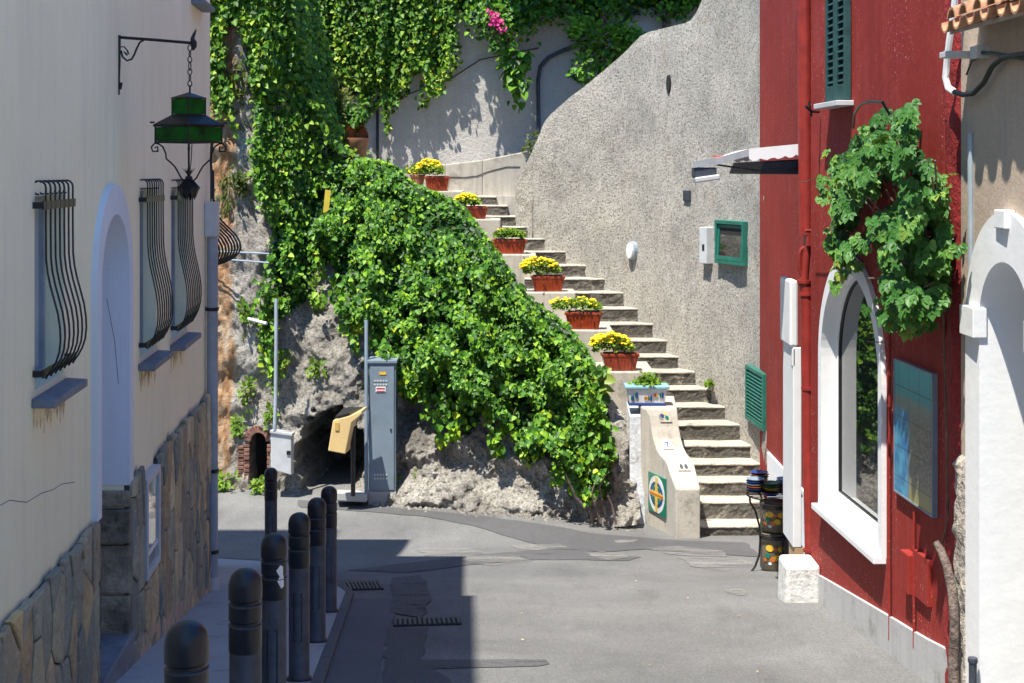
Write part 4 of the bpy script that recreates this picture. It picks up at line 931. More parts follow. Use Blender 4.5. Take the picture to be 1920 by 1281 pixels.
# ------------------------------------------------------------------ foliage
class Leaves:
    def __init__(s, seed): s.p = []; s.t = []; s.n = []; s.s = []; s.c = []; s.r = random.Random(seed)
    def add(s, p, tip, nrm, size, tint): s.p.append(tuple(p)); s.t.append(tuple(tip)); s.n.append(tuple(nrm)); s.s.append(size); s.c.append(tint)
    def build(s, name, mat, parent=None, shape='ivy', wid=1.0):
        Pn = np.array(s.p); T = np.array(s.t); N = np.array(s.n); S = np.array(s.s)[:, None]
        T /= np.linalg.norm(T, axis=1)[:, None] + 1e-9
        B = np.cross(T, N); B /= np.linalg.norm(B, axis=1)[:, None] + 1e-9; N = np.cross(B, T)
        if shape == 'ivy': sh = [(0, 0, 0), (-.42, .12, .10), (-.34, .55, .13), (0, 1, -.06), (.34, .55, .13), (.42, .12, .10)]
        elif shape == 'long': sh = [(0, 0, 0), (-.14, .25, .04), (-.15, .6, .05), (0, 1, -.12), (.15, .6, .05), (.14, .25, .04)]
        else: sh = [(0, 0, 0), (-.26, .3, .08), (-.24, .68, .08), (0, 1, -.1), (.24, .68, .08), (.26, .3, .08)]
        V = np.stack([Pn + B * (a * wid) * S + T * b * S + N * c * S for a, b, c in sh], 1)
        n = len(Pn); me = bpy.data.meshes.new(name)
        fa = np.array([[0, 3, 2, 1], [0, 5, 4, 3]]); Fs = (np.arange(n)[:, None, None] * 6 + fa[None]).reshape(-1, 4)
        me.vertices.add(n * 6); me.vertices.foreach_set('co', V.reshape(-1).astype(np.float32))
        me.loops.add(len(Fs) * 4); me.loops.foreach_set('vertex_index', Fs.reshape(-1).astype(np.int32))
        me.polygons.add(len(Fs)); me.polygons.foreach_set('loop_start', np.arange(len(Fs), dtype=np.int32) * 4)
        me.update(calc_edges=True)
        at = me.attributes.new('tint', 'FLOAT', 'POINT'); at.data.foreach_set('value', np.repeat(np.array(s.c, dtype=np.float32), 6))
        return link_mesh(name, me, mat, parent)
def inpoly(x, y, poly):
    c = False; j = len(poly) - 1
    for i in range(len(poly)):
        xi, yi = poly[i]; xj, yj = poly[j]
        if (yi > y) != (yj > y) and x < (xj - xi) * (y - yi) / (yj - yi) + xi: c = not c
        j = i
    return c
def proj(p): return 960 + F * p.x / p.y, HZ - F * (p.z - CZ) / p.y
def put(L, q, r, out, size, hang=.6, tint=None, young=0):
    """one leaf near q; out = outward unit vector"""
    tip = Vector((r.gauss(0, .55), r.gauss(0, .35), -hang + r.gauss(0, .35))) + out * .25
    nrm = out * r.uniform(.4, 1.1) + Vector((r.gauss(0, .35), r.gauss(0, .3), r.uniform(.2, 1.0)))
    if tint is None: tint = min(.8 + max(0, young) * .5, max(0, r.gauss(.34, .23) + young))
    L.add(q, tip, nrm, size * r.uniform(.6, 1.25), tint)

# lower cascade over the bank
polyA = [(500, 200), (505, 330), (512, 400), (518, 480), (515, 605), (525, 600), (545, 580), (575, 560), (590, 500), (625, 480), (640, 540), (655, 590), (672, 610), (700, 600), (722, 640), (728, 680), (760, 715), (780, 725), (812, 745), (830, 760), (862, 790), (880, 812), (900, 780), (918, 735), (940, 770), (968, 800), (990, 860), (1015, 855), (1030, 828), (1062, 850), (1085, 880), (1110, 935), (1130, 935), (1142, 880), (1138, 800), (1132, 720), (1118, 665), (1102, 640), (1075, 605), (1035, 577), (998, 550), (964, 500), (928, 447), (888, 394), (852, 362), (778, 336), (757, 300), (700, 290), (640, 300), (600, 280), (560, 250), (520, 200)]
IV = Leaves(21); r = IV.r; outA = Vector((-.25, -1, .15)).normalized()
ivy = thing('ivy', 'dense dark green ivy cascading over the rock from the stair parapet', 'ivy', (0, 19, Z(-4.3)))
stems = MB()
def bulge(x, t):
    c = noise.noise(Vector((x * 2.4, t * 7, 11))) + noise.noise(Vector((x * 5.5, t * 15, 4))) * .7
    return max(.02, .17 + .64 * c + .20 * noise.noise(Vector((x * 11, t * 30, 8))))
cnt = 0
for k in range(13500):
    x = r.uniform(-4.3, 1.5); t = r.uniform(.15, 1.0) ** .75
    p = bankg(x, t); px, py = proj(p)
    if not inpoly(px, py, polyA): continue
    L_ = r.uniform(.15, .6); n = int(L_ / .055); dx = r.gauss(0, .12); young = r.choice([0, 0, 0, .18, .3]); offb = r.uniform(-.05, .12)
    strand = []
    for j in range(n):
        p0 = bank(x, t, False); e = bank(x, max(0, t - .01), False); ds_ = (p0 - e).length / .01; p = bankg(x, t); p.y = min(p.y, p0.y + .1)
        px, py = proj(p)
        if not inpoly(px, py, polyA): break
        off = bulge(x, t) + offb
        if off < .15 and r.random() < .93: t -= .055 / ds_; x += dx * .055; continue
        q = p + outA * off + Vector((0, 0, .08 * off)); q += Vector((r.gauss(0, .03), r.gauss(0, .03), r.gauss(0, .03)))
        a_, b_ = proj(q)
        if a_ > 840 and b_ < 700 and not inpoly(a_ + 10, b_ - 6, polyA): t -= .055 / ds_; continue
        put(IV, q, r, outA, .078 if r.random() < .5 else .055, .75, young=young * (j / n) + .10 * noise.noise(Vector((x * 2, t * 5, 2)))); strand.append(q); cnt += 1
        t -= .055 / ds_; x += dx * .055
        if t < .1: break
# free hanging tips below the edge of the mass
edge = [(505, 560, 60), (520, 585, 110), (545, 560, 30), (640, 520, 40), (665, 560, 60), (700, 590, 50), (725, 650, 60), (762, 690, 45), (800, 700, 60), (840, 720, 70), (870, 750, 75), (905, 740, 30), (935, 740, 60), (965, 780, 60), (1000, 790, 75), (1025, 790, 60), (1070, 820, 60), (1095, 850, 80), (1115, 850, 90), (1130, 830, 80), (1080, 860, 60), (600, 470, 50), (675, 575, 55)]
def bank_pt(px, py):
    k = (px - 960) / F; best = None
    lo, hi = 16.5, 25.0
    # march along the ray until behind the bank
    d = lo
    while d < hi:
        x = k * d; z = zz(py, d); zt_ = Z(interp(x, top_pts_z)); t = (z - ZB) / (zt_ - ZB)
        if t < 1 and bank(x, max(t, 0), False).y <= d: return Vector((x, d, z)), max(t, 0)
        d += .05
    return Vector((k * 23.5, 23.5, zz(py, 23.5))), 1
for (px, py, ln) in edge:
    for rep in range(5):
        p, t = bank_pt(px + r.gauss(0, 14), py + r.gauss(0, 14)); q = p + outA * r.uniform(.15, .45); l_ = ln / F * q.y * r.uniform(.6, 1.15); n = max(3, int(l_ / .038)); st = [q.copy()]
        for j in range(n):
            q = q + Vector((r.gauss(0, .012), r.gauss(0, .008) + .004, -.038)); st.append(q.copy())
            for _ in range(2): put(IV, q + Vector((r.gauss(0, .03), r.gauss(0, .03), 0)), r, outA, .085, .9, young=.1 + .25 * j / n)
        stems.tube(st, .004, 4)
# leaves close to the rock, tinted darker to stand in for shade in gaps
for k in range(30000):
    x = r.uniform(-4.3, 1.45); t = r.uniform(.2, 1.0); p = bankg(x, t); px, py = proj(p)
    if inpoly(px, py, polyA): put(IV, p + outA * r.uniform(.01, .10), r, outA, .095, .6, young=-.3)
for k in range(9000):     # ivy lapping over the terrace edge and up to the parapet
    x = r.uniform(-3.95, 1.4); f = r.random(); y = interp(x, top_pts_y) + f * (2.2 if x < -2.6 else 1.6); z = Z(interp(x, top_pts_z)) - (f * .15 if x > -2.6 else 0) + r.uniform(-.02, .12) + .10 * noise.noise(Vector((x * 4, y * 4, 0)))
    v_ = Vector((x, y, z)); a_, b_ = proj(v_)
    if x > -2.6 and not inpoly(a_ + 12, b_ - 4, polyA): continue
    put(IV, v_, r, Vector((-.2, -.7, .6)), .078, .5, young=.05)
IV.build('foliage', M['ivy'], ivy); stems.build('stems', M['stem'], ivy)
# ivy roots at the foot near the pier
m = MB()
for a_ in ([(1118, 900), (1110, 925), (1116, 950), (1128, 985)], [(1135, 890), (1124, 915), (1132, 950), (1142, 990)], [(1125, 930), (1106, 950), (1112, 985)], [(1060, 890), (1072, 915), (1080, 935), (1098, 955)], [(1140, 930), (1148, 950), (1156, 985)]):
    m.tube([P(x_, y_, 17.62) + Vector((0, .03 * i, 0)) for i, (x_, y_) in enumerate(a_)], [.010, .014, .018, .02][:len(a_)], 6)
m.build('roots', M['bark'], ivy)

# upper vine: over the cliff at left and hanging down the retaining wall
polyB = [(405, -60), (405, 140), (425, 165), (470, 190), (490, 230), (500, 330), (600, 300), (640, 290), (700, 292), (740, 250), (720, 200), (690, 180), (640, 150), (640, -60)]
VB = Leaves(5); r = VB.r
rockgap = lambda x_, y_: inpoly(x_, y_, [(424, 15), (436, 12), (470, 90), (482, 190), (470, 330), (455, 330), (452, 200), (424, 110)])
vb = thing('climbing_vine', 'bright yellow-green vine covering the top of the cliff behind the lantern', 'vine', (-3.6, 20.8, Z(-.5)))
for k in range(11000):
    x = r.uniform(-4.6, -2.3); t = r.uniform(.35, 1.0); p = bankg(x, t); px, py = proj(p)
    if not inpoly(px, py, polyB): continue
    if rockgap(px, py) and r.random() < .97: continue
    nz_ = noise.noise(Vector((x * 2.2, p.z * 1.6, 9)))
    if nz_ < -.28 and px < 480 and r.random() < .7: continue
    n = r.randint(3, 10); dx = -.35 + r.gauss(0, .15) if px > 460 and py < 200 else r.gauss(0, .12); yg = r.choice([0, .1, .25, .4]); off = max(.03, .15 + .25 * nz_) + r.uniform(0, .12)
    H_ = Z(interp(x, top_pts_z)) - ZB
    for j in range(n):
        t -= .05 / H_; x += dx * .05; q = bankg(x, max(0, t)) + outA * off
        a_, b_ = proj(q)
        if rockgap(a_, b_) and r.random() < .95: break
        put(VB, q + Vector((r.gauss(0, .03), r.gauss(0, .03), r.gauss(0, .02))), r, outA, .085, .8, young=yg * j / n + .12 * nz_ + .06)
for k in range(9000):     # flank of the cliff above the terrace
    z = r.uniform(.3, 4.2); x = interp(z, [(.3, -2.7), (.45, -2.9), (1.4, -3.2), (3.0, -3.5), (4.2, -3.9)]); y = interp(x, top_pts_y) + r.random() ** .7 * 3.5 - .45; f_ = .12 + .10 * noise.noise(Vector((y * 2.5, z * 2.5, 3)))
    put(VB, Vector((x + f_ + r.gauss(0, .04), y, Z(z) + r.gauss(0, .03))), r, Vector((.5, -.8, .2)), .085, .8, young=.12 + .2 * noise.noise(Vector((y * 2, z * 2, 8))))
for k in range(1500):     # crest where the face meets the flank
    u_ = r.random(); z = .3 + 3.9 * u_; x = interp(z, [(.3, -2.7), (.45, -2.9), (1.4, -3.2), (3.0, -3.5), (4.2, -3.9)]); p = bankg(x + r.gauss(0, .06), 1 - abs(r.gauss(0, .04)))
    put(VB, p + Vector((r.uniform(0, .14), -r.uniform(.05, .25), r.gauss(0, .04))), r, outA, .085, .8, young=.05)
VB.build('foliage', M['ivy_up'], vb)

polyC = [(560, -80), (480, 0), (500, 150), (530, 190), (560, 160), (590, 200), (615, 150), (640, 190), (660, 160), (690, 205), (715, 170), (740, 230), (770, 190), (765, 150), (800, 130), (810, 180), (830, 150), (850, 60), (855, -80)]
VC = Leaves(8); r = VC.r; outC = Vector((-.15, -1, .1)).normalized(); st = MB()
vc = thing('hanging_vine', 'long strands of green vine hanging over the retaining wall', 'vine', (-2.2, 24.6, Z(.3)))
hang = []
for k in range(150):
    px = r.uniform(500, 858); y = r.uniform(24.75, 25.15); top = r.uniform(-110, 60)
    bot = interp(px, [(520, 170), (560, 150), (590, 195), (620, 150), (655, 185), (690, 215), (720, 200), (745, 200), (765, 165), (790, 130), (812, 170), (835, 140), (858, 60)]) * r.uniform(.55, 1.05)
    hang.append((px, y, top, bot))
hang += [(540, 24.9, 0, 192), (590, 24.9, 0, 205), (668, 24.9, 20, 165), (735, 24.9, 80, 248), (738, 24.9, 0, 240), (795, 24.9, 0, 200), (840, 24.9, -30, 150), (826, 24.9, -30, 176), (812, 24.9, 60, 200), (845, 24.9, -30, 120)]
for px, y, top, bot in hang:
    q = P(px, top, y); zb_ = zz(bot, y); dr = r.gauss(0, .05); pts = [q.copy()]; yg = r.choice([0, .05, .2, .3]); ntot = max(2, int((q.z - zb_) / .042)); wob = r.uniform(0, 6)
    fat = r.uniform(.025, .07)
    for j in range(ntot):
        q = q + Vector((dr * .042 + .008 * math.sin(wob + j * .25), r.gauss(0, .004), -.042)); pts.append(q.copy()); f = j / ntot
        for _ in range(3 if f < .8 else 2): put(VC, q + Vector((r.gauss(0, fat * (1.2 - f * .8)), r.gauss(0, fat), r.gauss(0, .02))), r, outC, .08, .9, young=yg * f + .04)
    st.tube(pts[::3] + [pts[-1]], .005, 4)
# looped strand at right
lp = [(795, 115), (800, 140), (808, 165), (815, 175), (825, 160), (832, 130), (842, 100), (845, 60)]
for a_, b_ in zip(lp, lp[1:]):
    for k in range(8):
        f = k / 8; q = P(a_[0] + (b_[0] - a_[0]) * f, a_[1] + (b_[1] - a_[1]) * f, 24.2)
        for _ in range(3): put(VC, q + Vector((r.gauss(0, .035), r.gauss(0, .035), 0)), r, outC, .085, .8, young=.25)
for k in range(7000):     # deep mass behind the strands, its shade put into a darker tint
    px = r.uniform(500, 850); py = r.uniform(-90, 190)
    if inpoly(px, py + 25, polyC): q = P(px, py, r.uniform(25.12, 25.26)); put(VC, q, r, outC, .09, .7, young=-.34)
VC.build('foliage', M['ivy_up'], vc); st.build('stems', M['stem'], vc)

# leaf layers added above the view to shade the wall, plus sprays and branches
CN = Leaves(12); r = CN.r
cn = thing('tree_and_shade_canopy', 'dark leafy sprays over the retaining wall with unseen leaf layers added for shade', 'tree', (0, 25.1, Z(3.3)))
for k in range(15000):  # leaf layer mostly above the view, added to shade the wall
    x = r.uniform(-3.5, 3.9); y = r.uniform(24.8 if x > .3 else 25.02, 25.22); lo = 2.95 + .25 * noise.noise(Vector((x * 1.7, y * 2, 0))) + (25.1 - y) * .1
    z = lo + abs(r.gauss(0, .35)); 
    if y < 24.95 and noise.noise(Vector((x * 2.5, 3, 0))) < -.1: continue
    put(CN, Vector((x, y, Z(z))), r, outC, .10, .5, young=-.05)
for k in range(9000):  # unseen upper leaf layer added to shade the wall and leaves below
    x = r.uniform(-1.2, 4.2); y = r.uniform(23.7 if x > -.2 else 24.5, 25.3); put(CN, Vector((x, y, Z(r.uniform(3.75, 4.2)))), r, Vector((0, 0, 1)), .17, .1)
for (px, py, rx, ry, n, d) in ((905, 25, 30, 45, 330, 24.6), (930, 80, 10, 20, 60, 24.5), (965, 30, 45, 40, 380, 24.7), (1020, 10, 60, 30, 420, 24.8), (1130, 5, 70, 28, 380, 24.9), (1260, 15, 40, 20, 160, 24.9)):
    for k in range(n):
        q = P(r.gauss(px, rx * .55), r.gauss(py, ry * .5), d + r.gauss(0, .15)); put(CN, q, r, outC, .09, .7, young=.0)
CN.build('crown_and_shade_leaves', M['ivy'], cn)
m = MB(); m.tube([P(1055, -30, 25.0), P(1080, 2, 24.95), P(1105, 15, 24.9), P(1130, 32, 24.9), P(1148, 52, 25.0)], [.045, .04, .035, .045, .05], 8); m.tube([P(1250, -30, 25.1), P(1250, 60, 25.1)], [.07, .08], 8); m.tube([P(1115, 45, 25.2), P(1250, 0, 25.2)], .012, 5); m.build('branches', M['bark'], cn, sm=True)

def bush(name, label, cat, px, py, rx, ry, n, d, dd, mat, seed, size=.08, shape='ivy', hang=.3, young=0, group=None, stem=True, clump=6):
    L = Leaves(seed); r = L.r; c = P(px, py, d); sx = rx / F * d; sz = ry / F * d
    t = thing(name, label, cat, (c.x, c.y, c.z - sz), group)
    cl_ = [(r.gauss(0, .45), r.gauss(0, .45), r.gauss(0, .45)) for _ in range(clump * 3)]
    for k in range(n):
        a = cl_[r.randrange(len(cl_))]; q = c + Vector(((a[0] + r.gauss(0, .22)) * sx, (a[1] + r.gauss(0, .25)) * dd, (a[2] + r.gauss(0, .22)) * sz))
        tip = (q - c); tip = Vector((tip.x, tip.y, tip.z * .7 - hang * .3)).normalized() + Vector((r.gauss(0, .5), r.gauss(0, .5), r.gauss(0, .4) - hang * .4))
        nr = Vector((r.gauss(0, .4), -1 + r.gauss(0, .4), r.uniform(.2, 1.2))); L.add(q, tip, nr, size * r.uniform(.6, 1.3), min(1, max(0, r.gauss(.4, .18) + young)))
    L.build('foliage', mat, t, shape)
    if stem:
        m = MB()
        for k in range(5): a = cl_[k]; m.tube([(c.x + r.gauss(0, .02), c.y + .02, c.z - sz * 1.0), c + Vector((a[0] * sx * .4, a[1] * dd * .4, -sz * .3)), c + Vector((a[0] * sx, a[1] * dd, a[2] * sz))], [.009, .006, .003], 5)
        m.build('stems', M['stem'], t)
    return t
bush('dry_shrub', 'wispy olive and rust shrub growing from the cliff right of the lantern', 'shrub', 438, 260, 38, 110, 2600, 20.3, .3, M['shrub'], 31, .11, 'long', .2)
bush('dry_shrub', 'dark lower shrub clinging to the cliff below the wispy one', 'shrub', 432, 345, 30, 50, 1300, 20.1, .25, M['shrub'], 32, .10, 'long', .5, young=-.12)
bush('potted_shrub_plant', 'feathery light green plant spreading left of the terracotta pot', 'plant', 625, 225, 55, 50, 1100, 23.5, .3, M['shrub'], 33, .11, 'long', .0, young=.25)
bush('trailing_plant', 'small blue-green plant spilling over the terracotta pot', 'plant', 672, 215, 22, 25, 260, 23.4, .15, M['ivy_up'], 34, .09, 'ivy', .3, young=-.05)
bush('hanging_plant', 'dark green cluster of lobed leaves hanging before the retaining wall', 'plant', 973, 130, 24, 45, 170, 24.4, .12, M['ivy'], 35, .15, 'ivy', .8)
bush('wall_plant', 'lush green plant leaning over the top of the stucco wall', 'plant', 1140, 85, 50, 45, 1500, 24.6, .3, M['ivy'], 36, .10, 'leaf', .1, young=.1)
bush('wall_plant', 'sparse green sprigs behind the slope of the stucco wall', 'plant', 1095, 130, 22, 25, 150, 24.4, .15, M['ivy'], 37, .10, 'leaf', .2)
bush('ledge_weed', 'small dry weed at the foot of the curved conduit', 'plant', 1000, 270, 14, 20, 60, 24.3, .1, M['shrub'], 38, .08, 'leaf', .1)
bush('creeping_plant', 'pale broad-leaved plant at the low corner of the stair parapet', 'plant', 1098, 735, 34, 32, 200, 18.6, .2, M['creeper'], 39, .15, 'ivy', .3, young=.35)
bush('creeping_plant', 'drooping dark ivy column beside the concrete pier', 'plant', 1115, 840, 24, 75, 700, 17.9, .14, M['ivy'], 40, .085, 'ivy', .8, young=.03)
# bougainvillea
bt = bush('bougainvillea', 'pink bougainvillea blossoms hanging beside the vine strands', 'flower', 932, 40, 22, 30, 120, 24.3, .12, M['ivy'], 41, .09, 'leaf', .3)
L = Leaves(42); r = L.r
for cxp, cyp, s_, n in ((932, 38, 9, 60), (922, 25, 6, 16), (940, 55, 6, 12), (926, 44, 6, 18)):
    for k in range(n): L.add(P(r.gauss(cxp, s_ * .6), r.gauss(cyp, s_ * .6), 24.15 + r.gauss(0, .04)), (r.gauss(0, 1), r.gauss(0, 1), r.gauss(0, 1)), (r.gauss(0, .5), -1, .5), .055, .5)
L.build('blossoms', M['pink_petal'], bt)
# weeds at the foot of the rock and in its cracks
wl = [(485, 912, 14, 14, 19.0, 'leafy weed at the foot of the brick niche'), (422, 905, 14, 16, 19.3, 'leafy weed at the road edge by the rusty rock'), (398, 890, 9, 28, 19.4, 'tall weed beside the house corner downpipe'), (742, 915, 8, 22, 18.6, 'weed growing at the right side of the tall grey cabinet'), (762, 935, 8, 9, 18.5, 'tiny weed at the rock foot right of the tall cabinet'), (936, 945, 8, 8, 18.0, 'tiny weed at the rock foot under the ivy'), (1166, 985, 8, 10, 18.0, 'tiny weed beside the whitewashed pier'),
      (462, 735, 12, 25, 19.6, 'weed tuft in the cliff crack above the brick niche'), (450, 800, 12, 18, 19.5, 'weed tuft left of the brick niche top'), (512, 700, 10, 40, 19.3, 'climbing weed around the thin pale pipe'), (506, 780, 10, 22, 19.3, 'weed above the small pale cabinet'), (455, 590, 9, 22, 19.6, 'weed tuft by the white stub in the cliff'), (532, 680, 9, 18, 19.2, 'weed tuft right of the thin pale pipe'), (786, 888, 8, 12, 18.5, 'weed tuft on the rock right of the tall cabinet'), (590, 690, 10, 14, 19.2, 'weed tuft on the rock above the cave'), (595, 560, 14, 30, 19.6, 'weed tuft on the rock in the ivy gap'), (1262, 723, 1, 1, 19.9, None), (1328, 716, 3, 3, 20.0, 'green sprout at the edge of a stair step')]
for k, (px, py, rx, ry, d, lb_) in enumerate(wl):
    if lb_:
        try: d2 = bank_pt(px, py)[0].y - .12 if px < 1160 else d
        except Exception: d2 = d
        if py > 880 and px < 1160: d2 = min(d2, GP(px, min(py + ry, 1000)).y - .02)
        bush('weed', lb_, 'weed', px, py, rx, ry, 90, d2, .08, M['planter_leaf'], 60 + k, .07, 'leaf', .1, young=.1, group='weeds in the rock')

# ------------------------------------------------------------------ planters
def planter_box(t, c, w_, dpt, h, mat, rim=.02):
    m = MB(); x, y, z = c; b = .82
    o = [(-w_ / 2 * b, -dpt / 2 * b), (w_ / 2 * b, -dpt / 2 * b), (w_ / 2 * b, dpt / 2 * b), (-w_ / 2 * b, dpt / 2 * b)]
    T_ = [(-w_ / 2, -dpt / 2), (w_ / 2, -dpt / 2), (w_ / 2, dpt / 2), (-w_ / 2, dpt / 2)]
    m.hexa([(x + a, y + e, z) for a, e in o] + [(x + a * .98, y + e * .98, z + h - .04) for a, e in T_])
    k = 1.05; m.hexa([(x + a * k, y + e * k, z + h - .042) for a, e in T_] + [(x + a * k, y + e * k, z + h) for a, e in T_])
    for i in range(9):       # vertical ribs on the front
        a = -w_ / 2 * .84 + w_ * .84 * i / 8; m.hexa([(x + a * .92 - .008, y - dpt / 2 * b - .006, z + .01), (x + a * .92 + .008, y - dpt / 2 * b - .006, z + .01), (x + a * .92 + .008, y, z + .01), (x + a * .92 - .008, y, z + .01), (x + a - .008, y - dpt / 2 - .004, z + h - .045), (x + a + .008, y - dpt / 2 - .004, z + h - .045), (x + a + .008, y, z + h - .045), (x + a - .008, y, z + h - .045)])
    return m.build('planter_box', mat, t, bevel=.008)
pl_lab = ['on the lowest red ledge, heavy with yellow blooms', 'second up the stairs, mostly leafy with scattered yellow blooms', 'third up the stairs, heaped with golden blooms', 'fourth up the stairs, almost without blooms', 'fifth up the stairs, small and low', 'at the top of the stairs beside the concrete wall']
spec = [(1.0, 90, 1.0), (.8, 34, 1.2), (1.0, 80, 1.0), (.7, 2, .8), (.75, 60, .8), (1.0, 85, .9)]
for i, (p, lb_, (ht, nf, sp)) in enumerate(zip(pp[1:], pl_lab, spec)):
    w_ = (.50, .53, .50, .54, .40, .40)[i]; h = (.24, .25, .24, .23, .2, .24)[i]; pos_ = Vector((p.x + .03, p.y - .12, p.z))
    t = thing('flower_planter', 'glossy red trough planter ' + lb_, 'planter', pos_, 'red flower planters up the stairs')
    planter_box(t, pos_, w_, .22, h, M['redpot'])
    m = MB(); m.box(pos_ + Vector((0, 0, h - .0)), (w_ * .9, .18, .02)); m.build('soil', M['soil'], t)
    t.rotation_euler.z = R((3, -5, 4, -3, 7, -4)[i]); L = Leaves(80 + i); r = L.r; Fm = MB()
    lean = -.10 if i != 3 else 0
    for k in range(620 if i != 3 else 900):
        u = r.uniform(-1, 1); hgt = (.02 + .20 * math.sqrt(max(0, 1 - u * u * .8)) * r.random() ** .6) * ht
        q = pos_ + Vector((u * w_ * .55 * sp + lean, r.gauss(-.02, .07), h + hgt)); L.add(q, (r.gauss(0, .6), r.gauss(-.2, .6), r.uniform(-.2, 1)), (r.gauss(0, .5), -1, .8), .05, min(1, max(0, r.gauss(.5, .2))))
    L.build('foliage', M['planter_leaf'], t, 'leaf')
    for k in range(int(nf * 1.9)):
        u = r.uniform(-1, 1); hgt = (.09 + .18 * math.sqrt(max(0, 1 - u * u * .8))) * ht * r.uniform(.6, 1.1)
        q = pos_ + Vector((u * w_ * .56 * sp + lean * 1.4, r.uniform(-.15, .06), h + hgt)); s_ = r.uniform(.02, .036)
        Fm.lathe(q, [(s_ * .3, -s_ * .5), (s_, 0), (s_ * .85, s_ * .35), (s_ * .3, s_ * .5)], 7)
    if nf: Fm.build('blossoms', M['yellow_petal'], t)
# pale second pot beside the top planter
q = P(783, 350, 23.85); t = thing('clay_pot', 'small clay pot tucked behind the topmost red planter', 'pot', q); m = MB(); m.lathe(q, [(.09, 0), (.12, .17), (.13, .17), (.13, .2), (.1, .2)], 20); m.build('pot_body', M['terra'], t, sm=True)
L = Leaves(99); r = L.r; Fm = MB()
for k in range(260): L.add(q + Vector((r.gauss(-.02, .09), r.gauss(-.03, .05), .2 + abs(r.gauss(0, .07)))), (r.gauss(0, .6), r.gauss(0, .6), 1), (0, -1, .8), .05, .5)
for k in range(26): Fm.lathe(q + Vector((r.gauss(-.02, .09), r.uniform(-.12, .02), .22 + abs(r.gauss(0, .06)))), [(.006, -.01), (.022, 0), (.02, .008), (.006, .012)], 7)
L.build('foliage', M['planter_leaf'], t, 'leaf'); Fm.build('blossoms', M['yellow_petal'], t)
# ceramic trough on the pedestal
p = pp[0]; pos_ = Vector((P(1212, 0, 18.47).x, 18.47, zz(763, 18.3) + .003)); t = thing('ceramic_trough', 'pale blue and white painted ceramic trough on the curved stair wall', 'planter', pos_)
m = MB(); x, y, z = pos_; w_ = .53
m.hexa([(x - w_ * .43, y - .1, z + .03), (x + w_ * .43, y - .1, z + .03), (x + w_ * .43, y + .1, z + .03), (x - w_ * .43, y + .1, z + .03), (x - w_ * .49, y - .125, z + .22), (x + w_ * .49, y - .125, z + .22), (x + w_ * .49, y + .125, z + .22), (x - w_ * .49, y + .125, z + .22)]); m.build('trough_body', M['white_glaze'], t, bevel=.008)
m = MB(); m.box((x, y, z + .24), (w_ * 1.08, .29, .045)); m.build('rim', M['aqua_glaze'], t, bevel=.012)
m = MB(); m.box((x, y, z + .015), (w_ * .9, .22, .03)); m.build('foot', M['blue_glaze'], t, bevel=.005)
for nm, mt, xs_, hh2 in (('blue_leaf', M['blue_glaze'], (-.18, -.13, .05, .2), .09), ('green_leaf', M['green_tile'], (-.2, -.15, .02, .17), .07), ('fruit', M['orange_glaze'], (-.02, .1), .045), ('lemon', M['yellow_glaze'], (.0, .12), .04)):
    m = MB()
    for k, xx in enumerate(xs_):
        zc2 = z + .10 + (.035 if k % 2 else 0); n = 10
        m.panel([[(xx + .022 * math.cos(2 * math.pi * j / n) * (1 if nm[0] not in 'bg' else .6) + .3 * (.0), zc2 + hh2 * .5 * math.sin(2 * math.pi * j / n)) for j in range(n)]], lambda u, v, o: Vector((x + u, y - .102 - (v - z - .03) * .13 - .004 - o, v)), -.004)
    m.build(nm, mt, t)
L = Leaves(101); r = L.r
for k in range(420):
    u = r.gauss(0, .35); L.add(Vector((x + u * w_ * .42, y + r.gauss(0, .05), z + .25 + abs(r.gauss(0, .06)) * (1 - abs(u) * .5))), (r.gauss(0, .6), r.gauss(-.3, .5), r.uniform(0, 1)), (r.gauss(0, .4), -1, .9), .06, min(1, max(0, r.gauss(.5, .15))))
L.build('foliage', M['planter_leaf'], t, 'leaf')
# big terracotta pot lying open, yellow plate
q = P(668, 298, 23.3); t = thing('terracotta_pot', 'large terracotta pot half hidden by ivy below the hanging vines', 'pot', q)
m = MB(); m.lathe(q, [(.13, 0), (.15, .02), (.20, .26), (.215, .3), (.215, .34), (.19, .34)], 28); m.build('pot_body', M['terra'], t, sm=True)
m = MB(); n = 20; sh_ = []
for j in range(6):
    ph = j / 5 * math.pi / 2
    for k in range(n + 1): a = math.pi * (.0 + k / n); sh_.append(q + Vector((.2 * math.cos(a) * math.cos(ph), .2 * math.sin(a) * math.cos(ph), .34 + .26 * math.sin(ph))))
m.add(sh_, [(j * (n + 1) + k, j * (n + 1) + k + 1, (j + 1) * (n + 1) + k + 1, (j + 1) * (n + 1) + k) for j in range(5) for k in range(n)]); m.build('shell_back', M['terra'], t, sm=True)
q, _ = bank_pt(630, 384); q = q + outA * .42; m = MB(); m.panel([[(-.035, -.17), (.04, -.15), (.07, .15), (-.005, .17)]], lambda u, v, o: q + Vector((u * 1.1, 0, v)) + Vector((0, -1, 0)) * o, .01)
tag(m.build('plate', M['yellow']), 'small narrow yellow plate sticking out of the ivy', 'plate')

